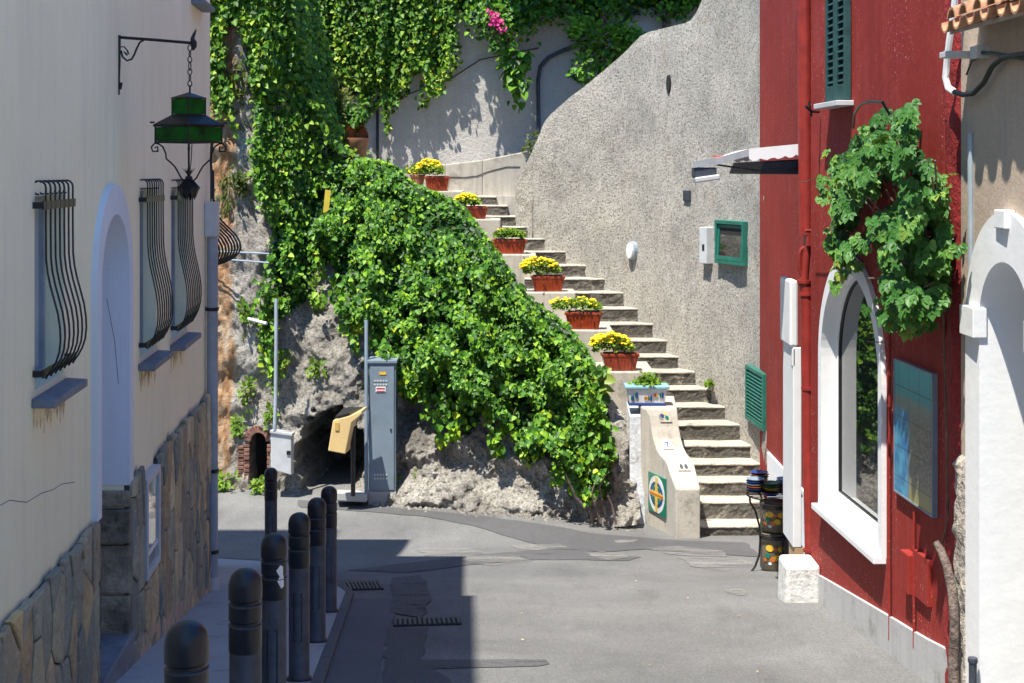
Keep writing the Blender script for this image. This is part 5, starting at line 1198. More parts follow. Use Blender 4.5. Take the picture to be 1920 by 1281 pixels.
# ------------------------------------------------------------------ utilities at the rock foot
d = 18.62; g_ = GP(712, 940); A = P(688, 938, d); B = P(742, 942, d)
cab = thing('utility_cabinet', 'tall blue-grey metal utility cabinet standing against the rock', 'cabinet', (A + B) / 2)
zt2 = zz(681, d); zb2 = zz(922, d); fx = lambda px: P(px, 0, d).x
m = MB(); m.box(((fx(691) + fx(742)) / 2, d + .17, (zt2 + zb2) / 2), (fx(742) - fx(691), .34, zt2 - zb2)); m.build('body', M['cab'], cab, bevel=.006)
m = MB(); m.box(((fx(690) + fx(744)) / 2, d + .165, zt2 + .02), (fx(745) - fx(689), .39, .045)); m.build('cap', M['cab'], cab, bevel=.008)
m = MB(); m.box(((fx(691) + fx(742)) / 2, d + .17, zb2 - .09), (fx(742) - fx(691) + .01, .35, .18)); m.build('plinth', M['kerbstone'], cab, bevel=.01)
dr = MB(); dr.box(((fx(694) + fx(739)) / 2, d - .006, (zt2 + zb2) / 2 - .01), (fx(739) - fx(694), .02, zt2 - zb2 - .07)); door = dr.build('door', M['cab'], cab, bevel=.004)
m = MB()
for r0, nr2_, nc in ((714, 2, 5), (890, 2, 5)):
    for a in range(nr2_):
        for b in range(nc): m.box((fx(703 + b * 5.4), d - .018, zz(r0 + a * 7, d)), (.022, .008, .022), ry=R(45))
m.build('vents', M['cab_light'], door)
m = MB(); m.box((fx(714), d - .019, zz(730, d)), (.13, .006, .07)); lbl = m.build('warning_label', M['white'], door)
m = MB(); m.box((fx(714), d - .023, zz(728, d)), (.11, .004, .016)); m.box((fx(714), d - .023, zz(733, d)), (.11, .004, .012)); m.build('red_lines', M['red_label'], lbl)
m = MB(); m.box((fx(718), d - .019, zz(700, d)), (.09, .006, .035)); m.build('hazard_label', M['yellow_glaze'], door)
m = MB(); m.lathe((fx(733), d - .02, zz(805, d)), [(.012, -.01), (.014, 0), (.01, .01)], 10); m.build('lock', M['grille'], door)
m = MB(); m.tube([P(687, 600, 18.75), P(687, 700, 18.6), P(687, 938, 18.5)], .026, 10); tag(m.build('pipe', M['cab'], sm=True), 'dark blue-grey vertical pipe on the left side of the tall cabinet', 'pipe')
m = MB(); m.tube([P(518, 560, 19.05), P(518, 640, 19.0), P(517, 740, 18.95), P(515, 808, 18.9)], .026, 10); tag(m.build('pipe', M['bluepipe'], sm=True), 'thin pale vertical pipe above the small pale cabinet', 'pipe')
d2 = 18.9; sc2 = thing('utility_cabinet', 'small pale grey meter cabinet on the rock beside the brick niche', 'cabinet', P(530, 890, d2)); gx = lambda px: P(px, 0, d2).x
m = MB(); m.hexa([P(508, 880, d2), P(546, 891, d2), P(551, 888, d2 + .3), P(512, 880, d2 + .35), P(508, 812, d2), P(546, 817, d2), P(551, 815, d2 + .3), P(512, 810, d2 + .35)]); m.build('body', M['cab_light'], sc2, bevel=.008)
m = MB(); m.hexa([P(506, 812, d2 - .02), P(548, 818, d2 - .02), P(553, 815, d2 + .32), P(512, 809, d2 + .36), P(506, 807, d2 - .02), P(548, 813, d2 - .02), P(553, 810, d2 + .32), P(512, 804, d2 + .36)]); m.build('lid', M['cab_light'], sc2, bevel=.004)
m = MB(); m.box(P(541, 849, d2 - .005), (.05, .02, .05)); m.build('lock', M['grille'], sc2)
# phone hood
dph = 18.2; ph = thing('payphone_hood', 'cream-yellow angular payphone hood with black top beside the cave', 'payphone', P(655, 920, dph))
m = MB(); side_ = [(627, 785), (655, 777), (681, 766), (681, 772), (662, 788), (657, 812), (650, 847), (618, 841)]
vf = [P(a, b, dph) for a, b in side_]; 
m.panel([[(v.x, v.z) for v in vf]], lambda u, v, o: Vector((u - o * .1, dph - .16 - o, v)), .34); m.build('hood', M['phone'], ph, bevel=.01)
m = MB(); m.hexa([P(628, 786, dph - .15), P(655, 778, dph - .15), P(680, 767, dph + .15), P(645, 770, dph + .15), P(628, 782, dph - .15), P(655, 774, dph - .15), P(680, 763, dph + .15), P(645, 764, dph + .15)]); m.build('top_panel', M['black'], ph)
m = MB(); m.box(P(632, 800, dph - .165), (.05, .01, .1)); m.build('keypad_mark', simple('dull_ochre', (.62, .42, .12), .5), ph)
m = MB(); m.tube([P(662, 800, dph + .1), P(662, 930, dph + .1)], .03, 10); m.build('post', M['black'], ph, sm=True)
m = MB(); m.hexa([P(632, 940, 18.4), P(688, 942, 18.4), P(688, 936, 19.2), P(632, 934, 19.2), P(632, 924, 18.4), P(688, 926, 18.4), P(688, 920, 19.2), P(632, 918, 19.2)]); tag(m.build('concrete_step', M['kerbstone'], bevel=.015), 'low pale concrete step at the mouth of the cave', 'step')
# brick niche: jambs and arch of single bricks in one surround
bn = thing('brick_niche', 'small arched brick niche at the foot of the rock', 'niche', P(486, 920, 19.4)); m = MB(); dn = bank_pt(470, 870)[0].y - .05; s_ = dn / F
rb = random.Random(9)
for k in range(12):
    py = 918 - k * 7.6
    for sx_ in (-1, 1): m.box(P(486 + sx_ * 21.5, py, dn) + Vector((0, rb.uniform(-.01, .01), 0)), (.075, .16, .045), ry=rb.uniform(-.05, .05))
    m.box(P(486 - 33, py + 3, dn + .02) + Vector((0, rb.uniform(-.01, .01), 0)), (.085, .14, .045))
for k in range(11):
    a = math.pi * (k + .5) / 11; m.box(P(486 - 21 * math.cos(a), 826 - 23 * math.sin(a), dn), (.10, .16, .04), ry=(math.pi - a) if False else a - math.pi / 1 if False else -(math.pi - a))
m.build('brick_surround', M['brick'], bn, bevel=.006)
m = MB(); m.box(P(486, 870, dn + .45), (.34, .04, .9)); m.build('dark_back', M['dark'], bn)
# wall pipes on the cliff
for k, (y0, y1, lb_) in enumerate(((473, 476, 'upper thin pale pipe crossing the cliff behind the house corner'), (488, 493, 'lower thin pale pipe crossing the cliff behind the house corner'))):
    m = MB(); m.tube([P(385, y0 - 2, 19.7), P(440, y0, 19.45), P(505, y1, 19.3)], .012, 8); tag(m.build('pipe', M['bluepipe'], sm=True), lb_, 'pipe')
q1 = P(466, 598, 19.4); q2 = P(500, 607, 19.2); m = MB(); m.tube([q1, q2], .022, 8); tag(m.build('pipe_stub', M['white'], sm=True), 'short white pipe stub poking from a crack in the cliff', 'pipe')

# ------------------------------------------------------------------ red building
red = thing('shop_building', 'dark red plastered building with arched white display window', 'building', RW(10, ground(2.5, 10)))
YE = 11.72; YN = RY(1806)
wy0, wy1 = 9.75, 11.37; wc = (wy0 + wy1) / 2; wh = (wy1 - wy0) / 2
m = MB(); hole_ = arch(wc, wh - .05, Z(-2.64), Z(-1.47), 28)
m.panel([[(YN, -6), (YE, -6), (YE, Z(5)), (YN, Z(5))], hole_], RW, .4); m.build('wall', M['red'], red)
m = MB(); m.hexa([RW(YN, -6, -.41), RW(YE, -6, -.41), (8, YE, -6), (8, YN, -6), RW(YN, Z(5), -.41), RW(YE, Z(5), -.41), (8, YE, Z(5)), (8, YN, Z(5))]); m.build('rear_volume', M['red'], red)
m = MB(); m.hexa([(3.24, 11.5, -6), (3.24, 18.6, -6), (8, 18.6, -6), (8, 11.5, -6), (3.24, 11.5, Z(4.6)), (3.24, 18.6, Z(4.6)), (8, 18.6, Z(4.6)), (8, 11.5, Z(4.6))]); m.build('recessed_wall', M['red'], red)
m = MB(); zp = Z(-3.54); m.hexa([(3.21, 12, -6), (3.21, 17.9, -6), (3.3, 17.9, -6), (3.3, 12, -6), (3.21, 12, zp), (3.21, 17.9, zp), (3.3, 17.9, zp), (3.3, 12, zp)]); m.build('white_dado', M['white_wall'], red)
# plinth following the street
m = MB(); yy_ = [YN + (YE - YN) * i / 12 for i in range(13)]
for a, b in zip(yy_, yy_[1:]):
    h = lambda y: ground(2.5, y) + interp(y, [(8.3, .27), (9.5, .26), (11.4, .22)])
    m.hexa([RW(a, -6, .0), RW(b, -6, .0), RW(b, -6, .025), RW(a, -6, .025), RW(a, h(a), .0), RW(b, h(b), .0), RW(b, h(b), .025), RW(a, h(a), .025)])
m.build('plinth', M['plinth'], red)
# window surround, reveal, glass
wd = MB(); ou = arch(wc, wh, Z(-2.66), Z(-1.47), 36, wh + .03); inn = arch(wc, wh - .08, Z(-2.60), Z(-1.47), 36, wh - .10)
vs_ = []; 
for (u, v), (s_, t_) in zip(ou, inn): vs_ += [RW(u, v, -.01), RW(u, v, .035), RW(s_, t_, .035), RW(s_, t_, -.16)]
n = len(ou); fs_ = []
for i in range(n):
    j2 = (i + 1) % n
    for j in range(3): fs_.append((i * 4 + j, j2 * 4 + j, j2 * 4 + 1 + j, i * 4 + 1 + j))
wd.add(vs_, fs_); wd_ = wd.build('window', M['white_wall'], red)
m = MB(); m.panel([arch(wc, wh - .075, Z(-2.61), Z(-1.47), 36, wh - .095), arch(wc, wh - .115, Z(-2.54), Z(-1.47), 36, wh - .135)], lambda y, z, o: RW(y, z, o - .09), .04); m.build('frame', M['white'], wd_)
m = MB(); m.panel([arch(wc, wh - .112, Z(-2.545), Z(-1.47), 36, wh - .132), arch(wc, wh - .126, Z(-2.53), Z(-1.47), 36, wh - .146)], lambda y, z, o: RW(y, z, o - .095), .015); m.build('gasket', M['black'], wd_)
m = MB(); m.panel([arch(wc, wh - .078, Z(-2.6), Z(-1.47), 36, wh - .10)], lambda y, z, o: RW(y, z, o - .108), .01); m.build('glass', M['glass'], wd_)
m = MB(); m.hexa([RW(wy0 + .0, Z(-2.70), .0), RW(wy1, Z(-2.70), .0), RW(wy1, Z(-2.70), .09), RW(wy0, Z(-2.70), .09), RW(wy0 + .0, Z(-2.655), .0), RW(wy1, Z(-2.655), .0), RW(wy1, Z(-2.655), .09), RW(wy0, Z(-2.655), .09)]); m.build('sill', M['white'], wd_, bevel=.005)
# rough red edge
m = MB(); ya_ = [YN - .02, YN + .28]; NJ = 90; NI = 8; gr = []
for i in range(NI + 1):
    for j in range(NJ + 1):
        z = -4.5 + (Z(5) + 4.5) * j / NJ; y = ya_[0] + (ya_[1] - ya_[0]) * i / NI
        gr.append(RW(y, z, .035 * math.sin(math.pi * min(1, (i + .01) / NI * 1.0)) ** .4 + .03 * noise.noise(Vector((y * 9, z * 5, 0))) * (1 if 0 < i < NI else 0)))
m.add(gr, [(i * (NJ + 1) + j, (i + 1) * (NJ + 1) + j, (i + 1) * (NJ + 1) + j + 1, i * (NJ + 1) + j + 1) for i in range(NI) for j in range(NJ)]); m.build('rough_edge', M['red_rough'], red, sm=True)
# upper shutters with sill
sy0, sy1 = RY(1597), RY(1559); szb = Z(.53); shs = thing('window_shutter', 'tall dark green louvred shutters above the arched display window', 'shutter', RW((sy0 + sy1) / 2, szb))
for a, b in ((sy0, (sy0 + sy1) / 2 - .004), ((sy0 + sy1) / 2 + .004, sy1)):
    m = MB(); zt_ = szb + 1.6; m.panel([rect(a, b, szb, zt_), rect(a + .05, b - .05, szb + .12, zt_ - .1)], lambda y, z, o: RW(y, z, o + .05), .045); lf = m.build('leaf_frame', M['shutter'], shs, bevel=.003)
    m = MB(); k = 0; z = szb + .14
    while z < zt_ - .12: m.hexa([RW(a + .045, z, .045), RW(b - .045, z, .045), RW(b - .045, z + .03, .01), RW(a + .045, z + .03, .01), RW(a + .045, z + .008, .045), RW(b - .045, z + .008, .045), RW(b - .045, z + .038, .01), RW(a + .045, z + .038, .01)]); z += .055
    m.build('louvres', M['shutter'], lf)
    m = MB(); m.panel([rect(a + .045, b - .045, szb + .1, zt_ - .09)], lambda y, z, o: RW(y, z, o + .012), .008); m.build('backing', M['dark'], lf)
m = MB(); m.hexa([RW(sy0 - .06, szb - .05, 0), RW(sy1 + .04, szb - .05, 0), RW(sy1 + .04, szb - .05, .13), RW(sy0 - .06, szb - .05, .13), RW(sy0 - .06, szb - .01, 0), RW(sy1 + .04, szb - .01, 0), RW(sy1 + .04, szb - .01, .13), RW(sy0 - .06, szb - .01, .13)]); m.build('sill', M['cab_light'], shs, bevel=.005)
m = MB(); y_ = RY(1545); m.tube([RW(y_ + .08, szb - .06, .02), RW(y_, szb - .06, .1), RW(y_ - .05, szb - .02, .16)], .012, 6); m.tube([RW(y_, szb - .1, .1), RW(y_, szb + .02, .12)], .01, 6); tag(m.build('shutter_catch', M['iron']), 'black iron shutter catch beside the green shutter sill', 'shutter catch')
# downpipe
rp = thing('downpipe', 'glossy red downpipe at the corner of the red building', 'drainpipe', P(1511, 1040, 11.85))
m = MB(); X = lambda px, py, dd=11.85: P(px, py, dd); m.tube([X(1508, -60), X(1510, 200), X(1512, 440)], .062, 14); m.build('upper_pipe', M['redpipe'], rp, sm=True)
m = MB(); m.box(X(1523, 447), (.12, .12, .14)); m.box(X(1521, 432), (.13, .13, .03)); m.build('junction', M['redpipe'], rp, bevel=.012)
m = MB(); m.tube([X(1500, 480), X(1501, 470), X(1507, 464), X(1516, 462)], .016, 8); m.tube([X(1499, 475), X(1499, 505), X(1506, 520)], .018, 8); m.build('elbow', M['redpipe'], rp, sm=True)
m = MB(); m.tube([X(1508, 530), X(1512, 545), X(1514, 700), X(1518, 900), X(1521, 1045)], .052, 14); m.tube([X(1514, 460), X(1510, 500), X(1508, 532)], .035, 12); m.build('lower_pipe', M['redpipe'], rp, sm=True)
for px, py in ((1508, 528), (1512, 551), (1516, 728), (1520, 1032)):
    m = MB(); m.tube([X(px, py - 3), X(px, py + 3)], .062, 14); m.box(X(px + 12, py + 2), (.12, .03, .02)); m.build('clamp', M['redpipe'], rp, sm=True)
# white upright panel
wp = thing('sign_panel', 'tall narrow white sign panel seen edge-on left of the red downpipe', 'sign', P(1492, 1030, 12.1))
Xp = lambda px, py: P(px, py, 12.1)
def upr(px0, px1, py0, py1, dd=.5): return [Xp(px0, py1), Xp(px1, py1), Xp(px1 + 2, py1) + Vector((0, dd, 0)), Xp(px0 + 2, py1) + Vector((0, dd, 0)), Xp(px0, py0), Xp(px1, py0), Xp(px1 + 2, py0) + Vector((0, dd, 0)), Xp(px0 + 2, py0) + Vector((0, dd, 0))]
m = MB(); m.hexa(upr(1481, 1497, 526, 651)); m.build('head', M['white'], wp, bevel=.02)
m = MB(); m.hexa(upr(1487, 1503, 652, 1027)); m.build('board', M['white'], wp, bevel=.006)
m = MB(); m.hexa(upr(1485, 1490, 655, 686, .1)); m.build('hinge', M['white'], wp)
m = MB(); m.hexa(upr(1490, 1507, 1028, 1058, .3)); m.build('wood_foot', simple('pale_wood', (.5, .33, .18), .7), wp)
# whitewashed corner stone
g = GP(1505, 1130); m = MB(); x0 = P(1472, 0, g.y).x; x1 = P(1541, 0, g.y).x; z0 = g.z - .08; z1 = zz(1060, g.y)
m.hexa([(x0, g.y, z0), (x1, g.y, z0), (x1, g.y + .35, z0), (x0, g.y + .35, z0), (x0 + .01, g.y, z1), (x1 - .01, g.y, z1), (x1 - .01, g.y + .35, z1), (x0 + .01, g.y + .35, z1)])
tag(m.build('guard_stone', plaster('rough_whitewash', (.70, .70, .68), var=.08, streak=.2, grain=.3, gscale=30, bd=.02, bs=.7, spots=(.4, .38, .34), spot_amt=.7, spot_scale=6), bevel=.035, seg=3), 'whitewashed stone block at the street corner of the red building', 'guard stone')
# painting, meter cover, conduits
py0_, py1_ = RY(1757), RY(1686); zpt = RZ(1721, 690); zpb = RZ(1721, 942)
pa = thing('tile_picture', 'framed tile picture of a hillside town by blue water on the red wall', 'tile picture', RW((py0_ + py1_) / 2, zpb))
def pic_mat():
    m, t, p = nodes('painted_tile_picture'); v = pos(t); s = nn(t, 'ShaderNodeSeparateXYZ'); t.links.new(v, s.inputs[0])
    hz_ = nn_map(t, s.outputs[2], zpb, zpt); hy = nn_map(t, s.outputs[1], py1_, py0_)
    col = ramp(t, hz_, [(0, (.32, .28, .10)), (.1, (.28, .26, .14)), (.2, (.16, .17, .16)), (.5, (.20, .20, .18)), (.72, (.20, .24, .22)), (.78, (.05, .30, .34)), (1, (.06, .38, .42))])
    sea = ramp(t, nn_map2(t, hy, noi(t, v, 4, 5), .25), [(.35, (1, 1, 1)), (.45, (0, 0, 0))]); seam = mixc(t, 1, sea, ramp(t, hz_, [(.62, (1, 1, 1)), (.68, (0, 0, 0))]), 'MULTIPLY')
    col = mixc(t, seam, col, ramp(t, noi(t, v, 9, 4), [(.4, (.03, .17, .40)), (.6, (.08, .34, .52))]))
    bk = nn(t, 'ShaderNodeTexBrick', Scale=16); mp = nn(t, 'ShaderNodeCombineXYZ'); t.links.new(s.outputs[1], mp.inputs[0]); t.links.new(s.outputs[2], mp.inputs[1]); t.links.new(mp.outputs[0], bk.inputs['Vector'])
    bk.inputs['Color1'].default_value = (.34, .30, .26, 1); bk.inputs['Color2'].default_value = (.13, .12, .12, 1); bk.inputs['Mortar'].default_value = (.05, .05, .06, 1)
    inv = ramp(t, nn_map2(t, hy, noi(t, v, 5, 5), .3), [(.45, (0, 0, 0)), (.55, (.75,) * 3)]); band = ramp(t, hz_, [(.12, (0, 0, 0)), (.2, (1, 1, 1)), (.6, (1, 1, 1)), (.72, (0, 0, 0))])
    col = mixc(t, mixc(t, 1, inv, band, 'MULTIPLY'), col, bk.outputs[0])
    col = mixc(t, ramp(t, noi(t, v, 12, 3), [(.66, (0, 0, 0)), (.7, (.8,) * 3)]), col, (.5, .28, .05))
    g1 = nn(t, 'ShaderNodeTexBrick', Scale=1, offset=0.0); g1.inputs['Brick Width'].default_value = .2; g1.inputs['Row Height'].default_value = .2; g1.inputs['Mortar Size'].default_value = .003; t.links.new(mp.outputs[0], g1.inputs['Vector'])
    col = mixc(t, g1.outputs['Fac'], col, (.04, .07, .07))
    t.links.new(col, p.inputs['Base Color']); p.inputs['Roughness'].default_value = .3; return m
def nn_map2(t, a, b, k):
    n = nn(t, 'ShaderNodeMath', operation='MULTIPLY_ADD'); t.links.new(b, n.inputs[0]); n.inputs[1].default_value = k; t.links.new(a, n.inputs[2]); s = nn(t, 'ShaderNodeMath', operation='SUBTRACT'); t.links.new(n.outputs[0], s.inputs[0]); s.inputs[1].default_value = k / 2; return s.outputs[0]
m = MB(); m.panel([rect(py0_, py1_, zpb, zpt)], lambda y, z, o: RW(y, z, o + .03), .03); m.build('tiles', pic_mat(), pa)
m = MB(); m.panel([rect(py0_ - .012, py1_ + .012, zpb - .012, zpt + .012), rect(py0_, py1_, zpb, zpt)], lambda y, z, o: RW(y, z, o + .034), .034); m.build('edge_trim', M['cab'], pa)
m = MB(); m.panel([rect(RY(1748), RY(1722), RZ(1735, 1128), RZ(1735, 1040))], lambda y, z, o: RW(y, z, o + .03), .04); tag(m.build('meter_cover', M['red'], bevel=.005), 'red painted square cover low on the red wall under the tile picture', 'cover')
m = MB(); m.panel([rect(RY(1720), RY(1705), RZ(1712, 1110), RZ(1712, 1035))], lambda y, z, o: RW(y, z, o + .06), .06); tag(m.build('junction_box', M['red'], bevel=.006), 'small red painted box beside the square cover', 'electrical box')
for px, a, b, lb_ in ((1668, 600, 1200, 'thin red painted conduit right of the arched window'), (1714, 960, 1215, 'short red painted conduit under the tile picture'), (1772, 200, 640, 'thin dark conduit high on the red wall behind the creeper')):
    m = MB(); y_ = RY(px, .02); m.tube([RW(y_, zz(a, y_), .02), RW(y_, zz((a + b) / 2, y_), .022), RW(y_, zz(b, y_), .02)], .009, 8); tag(m.build('conduit', M['red'], sm=True), lb_, 'conduit')

# creeper on the red wall with its trunk
cr = thing('creeper', 'bright green creeper bushing out over the red wall above the window', 'creeper', RW(8.9, ground(2.5, 8.9)))
polyD = [(1612, 245), (1645, 215), (1688, 192), (1714, 205), (1710, 262), (1762, 320), (1770, 370), (1774, 440), (1770, 555), (1745, 590), (1725, 606), (1700, 604), (1680, 575), (1662, 545), (1658, 500), (1650, 440), (1600, 470), (1585, 495), (1570, 495), (1572, 450), (1562, 400), (1560, 345), (1566, 300)]
L = Leaves(55); r = L.r
def palm(q, r, size, tint, out):
    n0 = (out * r.uniform(.5, 1) + Vector((r.gauss(0, .35), r.gauss(-.35, .35), r.uniform(.3, 1)))).normalized(); down = Vector((r.gauss(0, .3), r.gauss(0, .4), -1)); down = (down - n0 * down.dot(n0)).normalized(); sd_ = n0.cross(down)
    for a in (-70, -35, 0, 35, 70):
        a_ = R(a + r.gauss(0, 5)); tp_ = down * math.cos(a_) + sd_ * math.sin(a_); L.add(q + tp_ * .008, tp_ + n0 * -.12, n0, size * (1 - abs(a) / 200), tint + r.gauss(0, .03))
outR = Vector((-1, -.45, 0)).normalized()
tries = 0
while len(L.p) < 9500 and tries < 60000:
    tries += 1
    px = r.uniform(1540, 1792); py = r.uniform(175, 625)
    if not inpoly(px, py, polyD): continue
    e = min(1, min(abs(px - 1545), abs(1790 - px)) / 90)
    out = r.uniform(.04, .12 + .38 * e); nz_ = noise.noise(Vector((px * .02, py * .02, out * 4)))
    if nz_ < .0 and out > .16: continue
    if nz_ < -.22: continue
    y_ = RY(px, out); q = RW(y_, zz(py, y_), out)
    palm(q, r, r.uniform(.045, .085), min(.95, max(.05, .33 + .35 * nz_ + (.35 if r.random() < .12 else 0) + (-.2 if out < .15 else 0))), outR)  # inner leaves tinted darker to imitate shade inside the creeper
for (px, py, ln, ou_) in ((1556, 430, 60, .25), (1575, 470, 70, .2), (1590, 470, 50, .25), (1612, 440, 40, .3), (1650, 560, 40, .2), (1700, 590, 35, .3), (1735, 590, 40, .25), (1545, 330, 50, .3), (1560, 280, 30, .35), (1700, 190, 10, .35), (1765, 320, 60, .2), (1770, 450, 60, .2), (1670, 585, 40, .35)):
    for k in range(int(ln / 7)):
        y_ = RY(px, ou_); palm(RW(y_, zz(py + k * 7, y_), ou_) + Vector((r.gauss(0, .03), r.gauss(0, .03), 0)), r, r.uniform(.05, .09), r.uniform(.3, .9), outR)
L.build('foliage', M['creeper'], cr, 'leaf', wid=1.15)
m = MB()
def RQ(px, py, out): y_ = RY(px, out); return RW(y_, zz(py, y_), out)
m.tube([RQ(1790, 1300, .10), RQ(1788, 1240, .10), RQ(1790, 1170, .10), RQ(1786, 1110, .11), RQ(1775, 1060, .13), RQ(1763, 1030, .16), RQ(1754, 1016, .18)], [.034, .03, .027, .028, .026, .024, .02], 10)
m.build('trunk', M['bark'], cr, sm=True)
m = MB(); m.tube([RQ(1767, 1018, .06), RQ(1778, 972, .05), RQ(1776, 915, .05), RQ(1776, 860, .05), RQ(1772, 720, .06), RQ(1768, 560, .08)], .006, 6)
for a in range(16):
    p0 = (r.uniform(1600, 1770), r.uniform(250, 560)); m.tube([RQ(1768, 560, .08), RQ((1768 + p0[0]) / 2, (560 + p0[1]) / 2 - 20, .2), RQ(p0[0], p0[1], .3)], .006, 5)
m.tube([RQ(1562, 335, .2), RQ(1540, 330, .2), RQ(1515, 340, .2), RQ(1498, 343, .2)], .004, 5); m.tube([RQ(1625, 640, .05), RQ(1668, 643, .05)], .004, 5)
m.build('stems', M['stem'], cr)
m = MB()
y_ = RY(1640); m.tube([RW(RY(1600, .1), RZ(1600, 240, .1), .1), RW(RY(1602, .2), RZ(1602, 215, .2), .2), RW(RY(1612, .3), RZ(1612, 198, .3), .3), RW(RY(1630, .35), RZ(1630, 190, .35), .35), RW(RY(1655, .35), RZ(1655, 192, .35), .35), RW(RY(1668, .3), RZ(1668, 215, .3), .3)], .009, 8)
tag(m.build('hoop', M['grille'], sm=True), 'thin grey metal hoop holding up the top of the creeper', 'hoop')

# ------------------------------------------------------------------ awning with floodlight
aw = thing('awning', 'white scalloped awning projecting from the recessed red wall', 'awning', (3.24, 13, Z(.2)))
y0, y1 = 12.0, 14.0
def AX(px): return P(px, 0, y0).x
def AZ(py): return zz(py, y0)
prof_a = [(1300, 303), (1344, 296), (1404, 279), (1500, 269)]
pts = [(AX(a), AZ(b)) for a, b in prof_a]; pts[-1] = (3.24, AZ(253)); AF = lambda a: a + .26 * (3.24 - a) / (3.24 - AX(1300))
m = MB()
for (a, za_), (b, zb_) in zip(pts, pts[1:]): m.hexa([(a, y0, za_ - .015), (b, y0, zb_ - .015), (AF(b), y1, zb_ - .015), (AF(a), y1, za_ - .015), (a, y0, za_), (b, y0, zb_), (AF(b), y1, zb_), (AF(a), y1, za_)])
m.build('canopy', M['awn'], aw)
m = MB()
for yv in (y0 - .012, y1 + .012):     # scalloped side valances
    o = []; i0 = len(m.v)
    top_ = [(AX(1404) + (3.22 - AX(1404)) * k / 40) for k in range(41)]
    zt_f = lambda x_: pts[2][1] + (pts[3][1] - pts[2][1]) * (x_ - pts[2][0]) / (pts[3][0] - pts[2][0])
    loop = [(x_, zt_f(x_)) for x_ in top_] + [(x_, zt_f(x_) - .085 - .025 * abs(math.sin((x_ - top_[0]) * math.pi / .1))) for x_ in top_[::-1]]
    m = MB(); m.panel([loop], lambda u, v, o_: Vector((u if yv < 13 else AF(u), yv - o_, v)), .008); m.build('valance', M['awn'], aw)
m = MB()
for yv in (y0 - .01, y1 + .01): m.panel([[(AX(1300), AZ(303)), (AX(1344), AZ(296)), (AX(1404), AZ(279)), (AX(1404), AZ(293)), (AX(1344), AZ(309)), (AX(1300), AZ(315))]], lambda u, v, o_: Vector((u if yv < 13 else AF(u), yv - o_, v)), .01)
m.panel([[(y0, AZ(303)), (y1, AZ(303)), (y1, AZ(315)), (y0, AZ(315))]], lambda u, v, o_: Vector((AX(1300) + .26 * (u - y0) / (y1 - y0) - o_, u, v)), .01)
m.build('front_rail', M['awn_grey'], aw)
m = MB(); m.tube([(AX(1345), y0 + .05, AZ(309)), (AX(1427), y0 + .05, AZ(321))], .009, 6); m.tube([(AX(1427), y0 + .05, AZ(321)), (3.24, y0 + .05, AZ(300))], .012, 6); m.build('arm', M['grille'], aw)
m = MB(); m.hexa([(AX(1427), y0 + .1, AZ(327)), (3.24, y0 + .1, AZ(328)), (3.24, y1 - .2, AZ(328)), (AX(1427), y1 - .2, AZ(327)), (AX(1437), y0 + .1, AZ(303)), (3.24, y0 + .1, AZ(290)), (3.24, y1 - .2, AZ(290)), (AX(1437), y1 - .2, AZ(303))]); m.build('roller_housing', M['bol_col'], aw, bevel=.01)
m = MB(); m.box((AX(1357), y0 + .25, AZ(293)), (.10, .2, .012)); m.build('red_stripe', M['red_label'], aw)
fl = thing('floodlight', 'small grey floodlight hanging under the outer end of the awning', 'floodlight', (AX(1325), y0 + .1, AZ(330)))
m = MB(); m.box((AX(1323), y0 + .1, AZ(324)), (.19, .2, .09)); m.build('head', M['bol_col'], fl, bevel=.012)
m = MB(); m.box((AX(1326), y0 + .06, AZ(335)), (.21, .2, .045), ry=R(-8)); m.build('lens', M['cab_light'], fl, bevel=.01)

# ------------------------------------------------------------------ ceramics stand
dt = 14.0; tbl = thing('plant_stand', 'black wrought iron stand carrying stacked ceramics beside the stairs', 'stand', P(1450, 1060, dt))
zt3 = zz(932, dt); gz = ground(P(1450, 0, dt).x, dt)
cx3 = P(1455, 0, dt).x
m = MB(); n = 24; rr3 = .27
m.tube([(cx3 + rr3 * math.cos(2 * math.pi * k / n), dt + .1 + rr3 * math.sin(2 * math.pi * k / n), zt3) for k in range(n + 1)], .009, 6)
for k in range(-4, 5): m.tube([(cx3 - math.sqrt(max(0, rr3 ** 2 - (k * .06) ** 2)), dt + .1 + k * .06, zt3), (cx3 + math.sqrt(max(0, rr3 ** 2 - (k * .06) ** 2)), dt + .1 + k * .06, zt3)], .005, 5)
m.build('top', M['iron'], tbl, sm=True)
for k in range(4):
    a = R(200 + 90 * k); u = Vector((math.cos(a), math.sin(a), 0)); c3 = Vector((cx3, dt + .1, 0)); m = MB(); L_ = zt3 - gz
    m.tube([c3 + u * (.27 * w_) + Vector((0, 0, gz + L_ * f)) for w_, f in ((1.02, 1), (1.0, .93), (.78, .8), (.62, .6), (.58, .4), (.62, .2), (.8, .05), (.95, -.01))], .011, 6); m.build('leg', M['iron'], tbl, sm=True)
m = MB(); m.tube([(cx3 + .17 * math.cos(2 * math.pi * k / n), dt + .1 + .17 * math.sin(2 * math.pi * k / n), gz + .35) for k in range(n + 1)], .007, 6); m.build('lower_ring', M['iron'], tbl, sm=True)
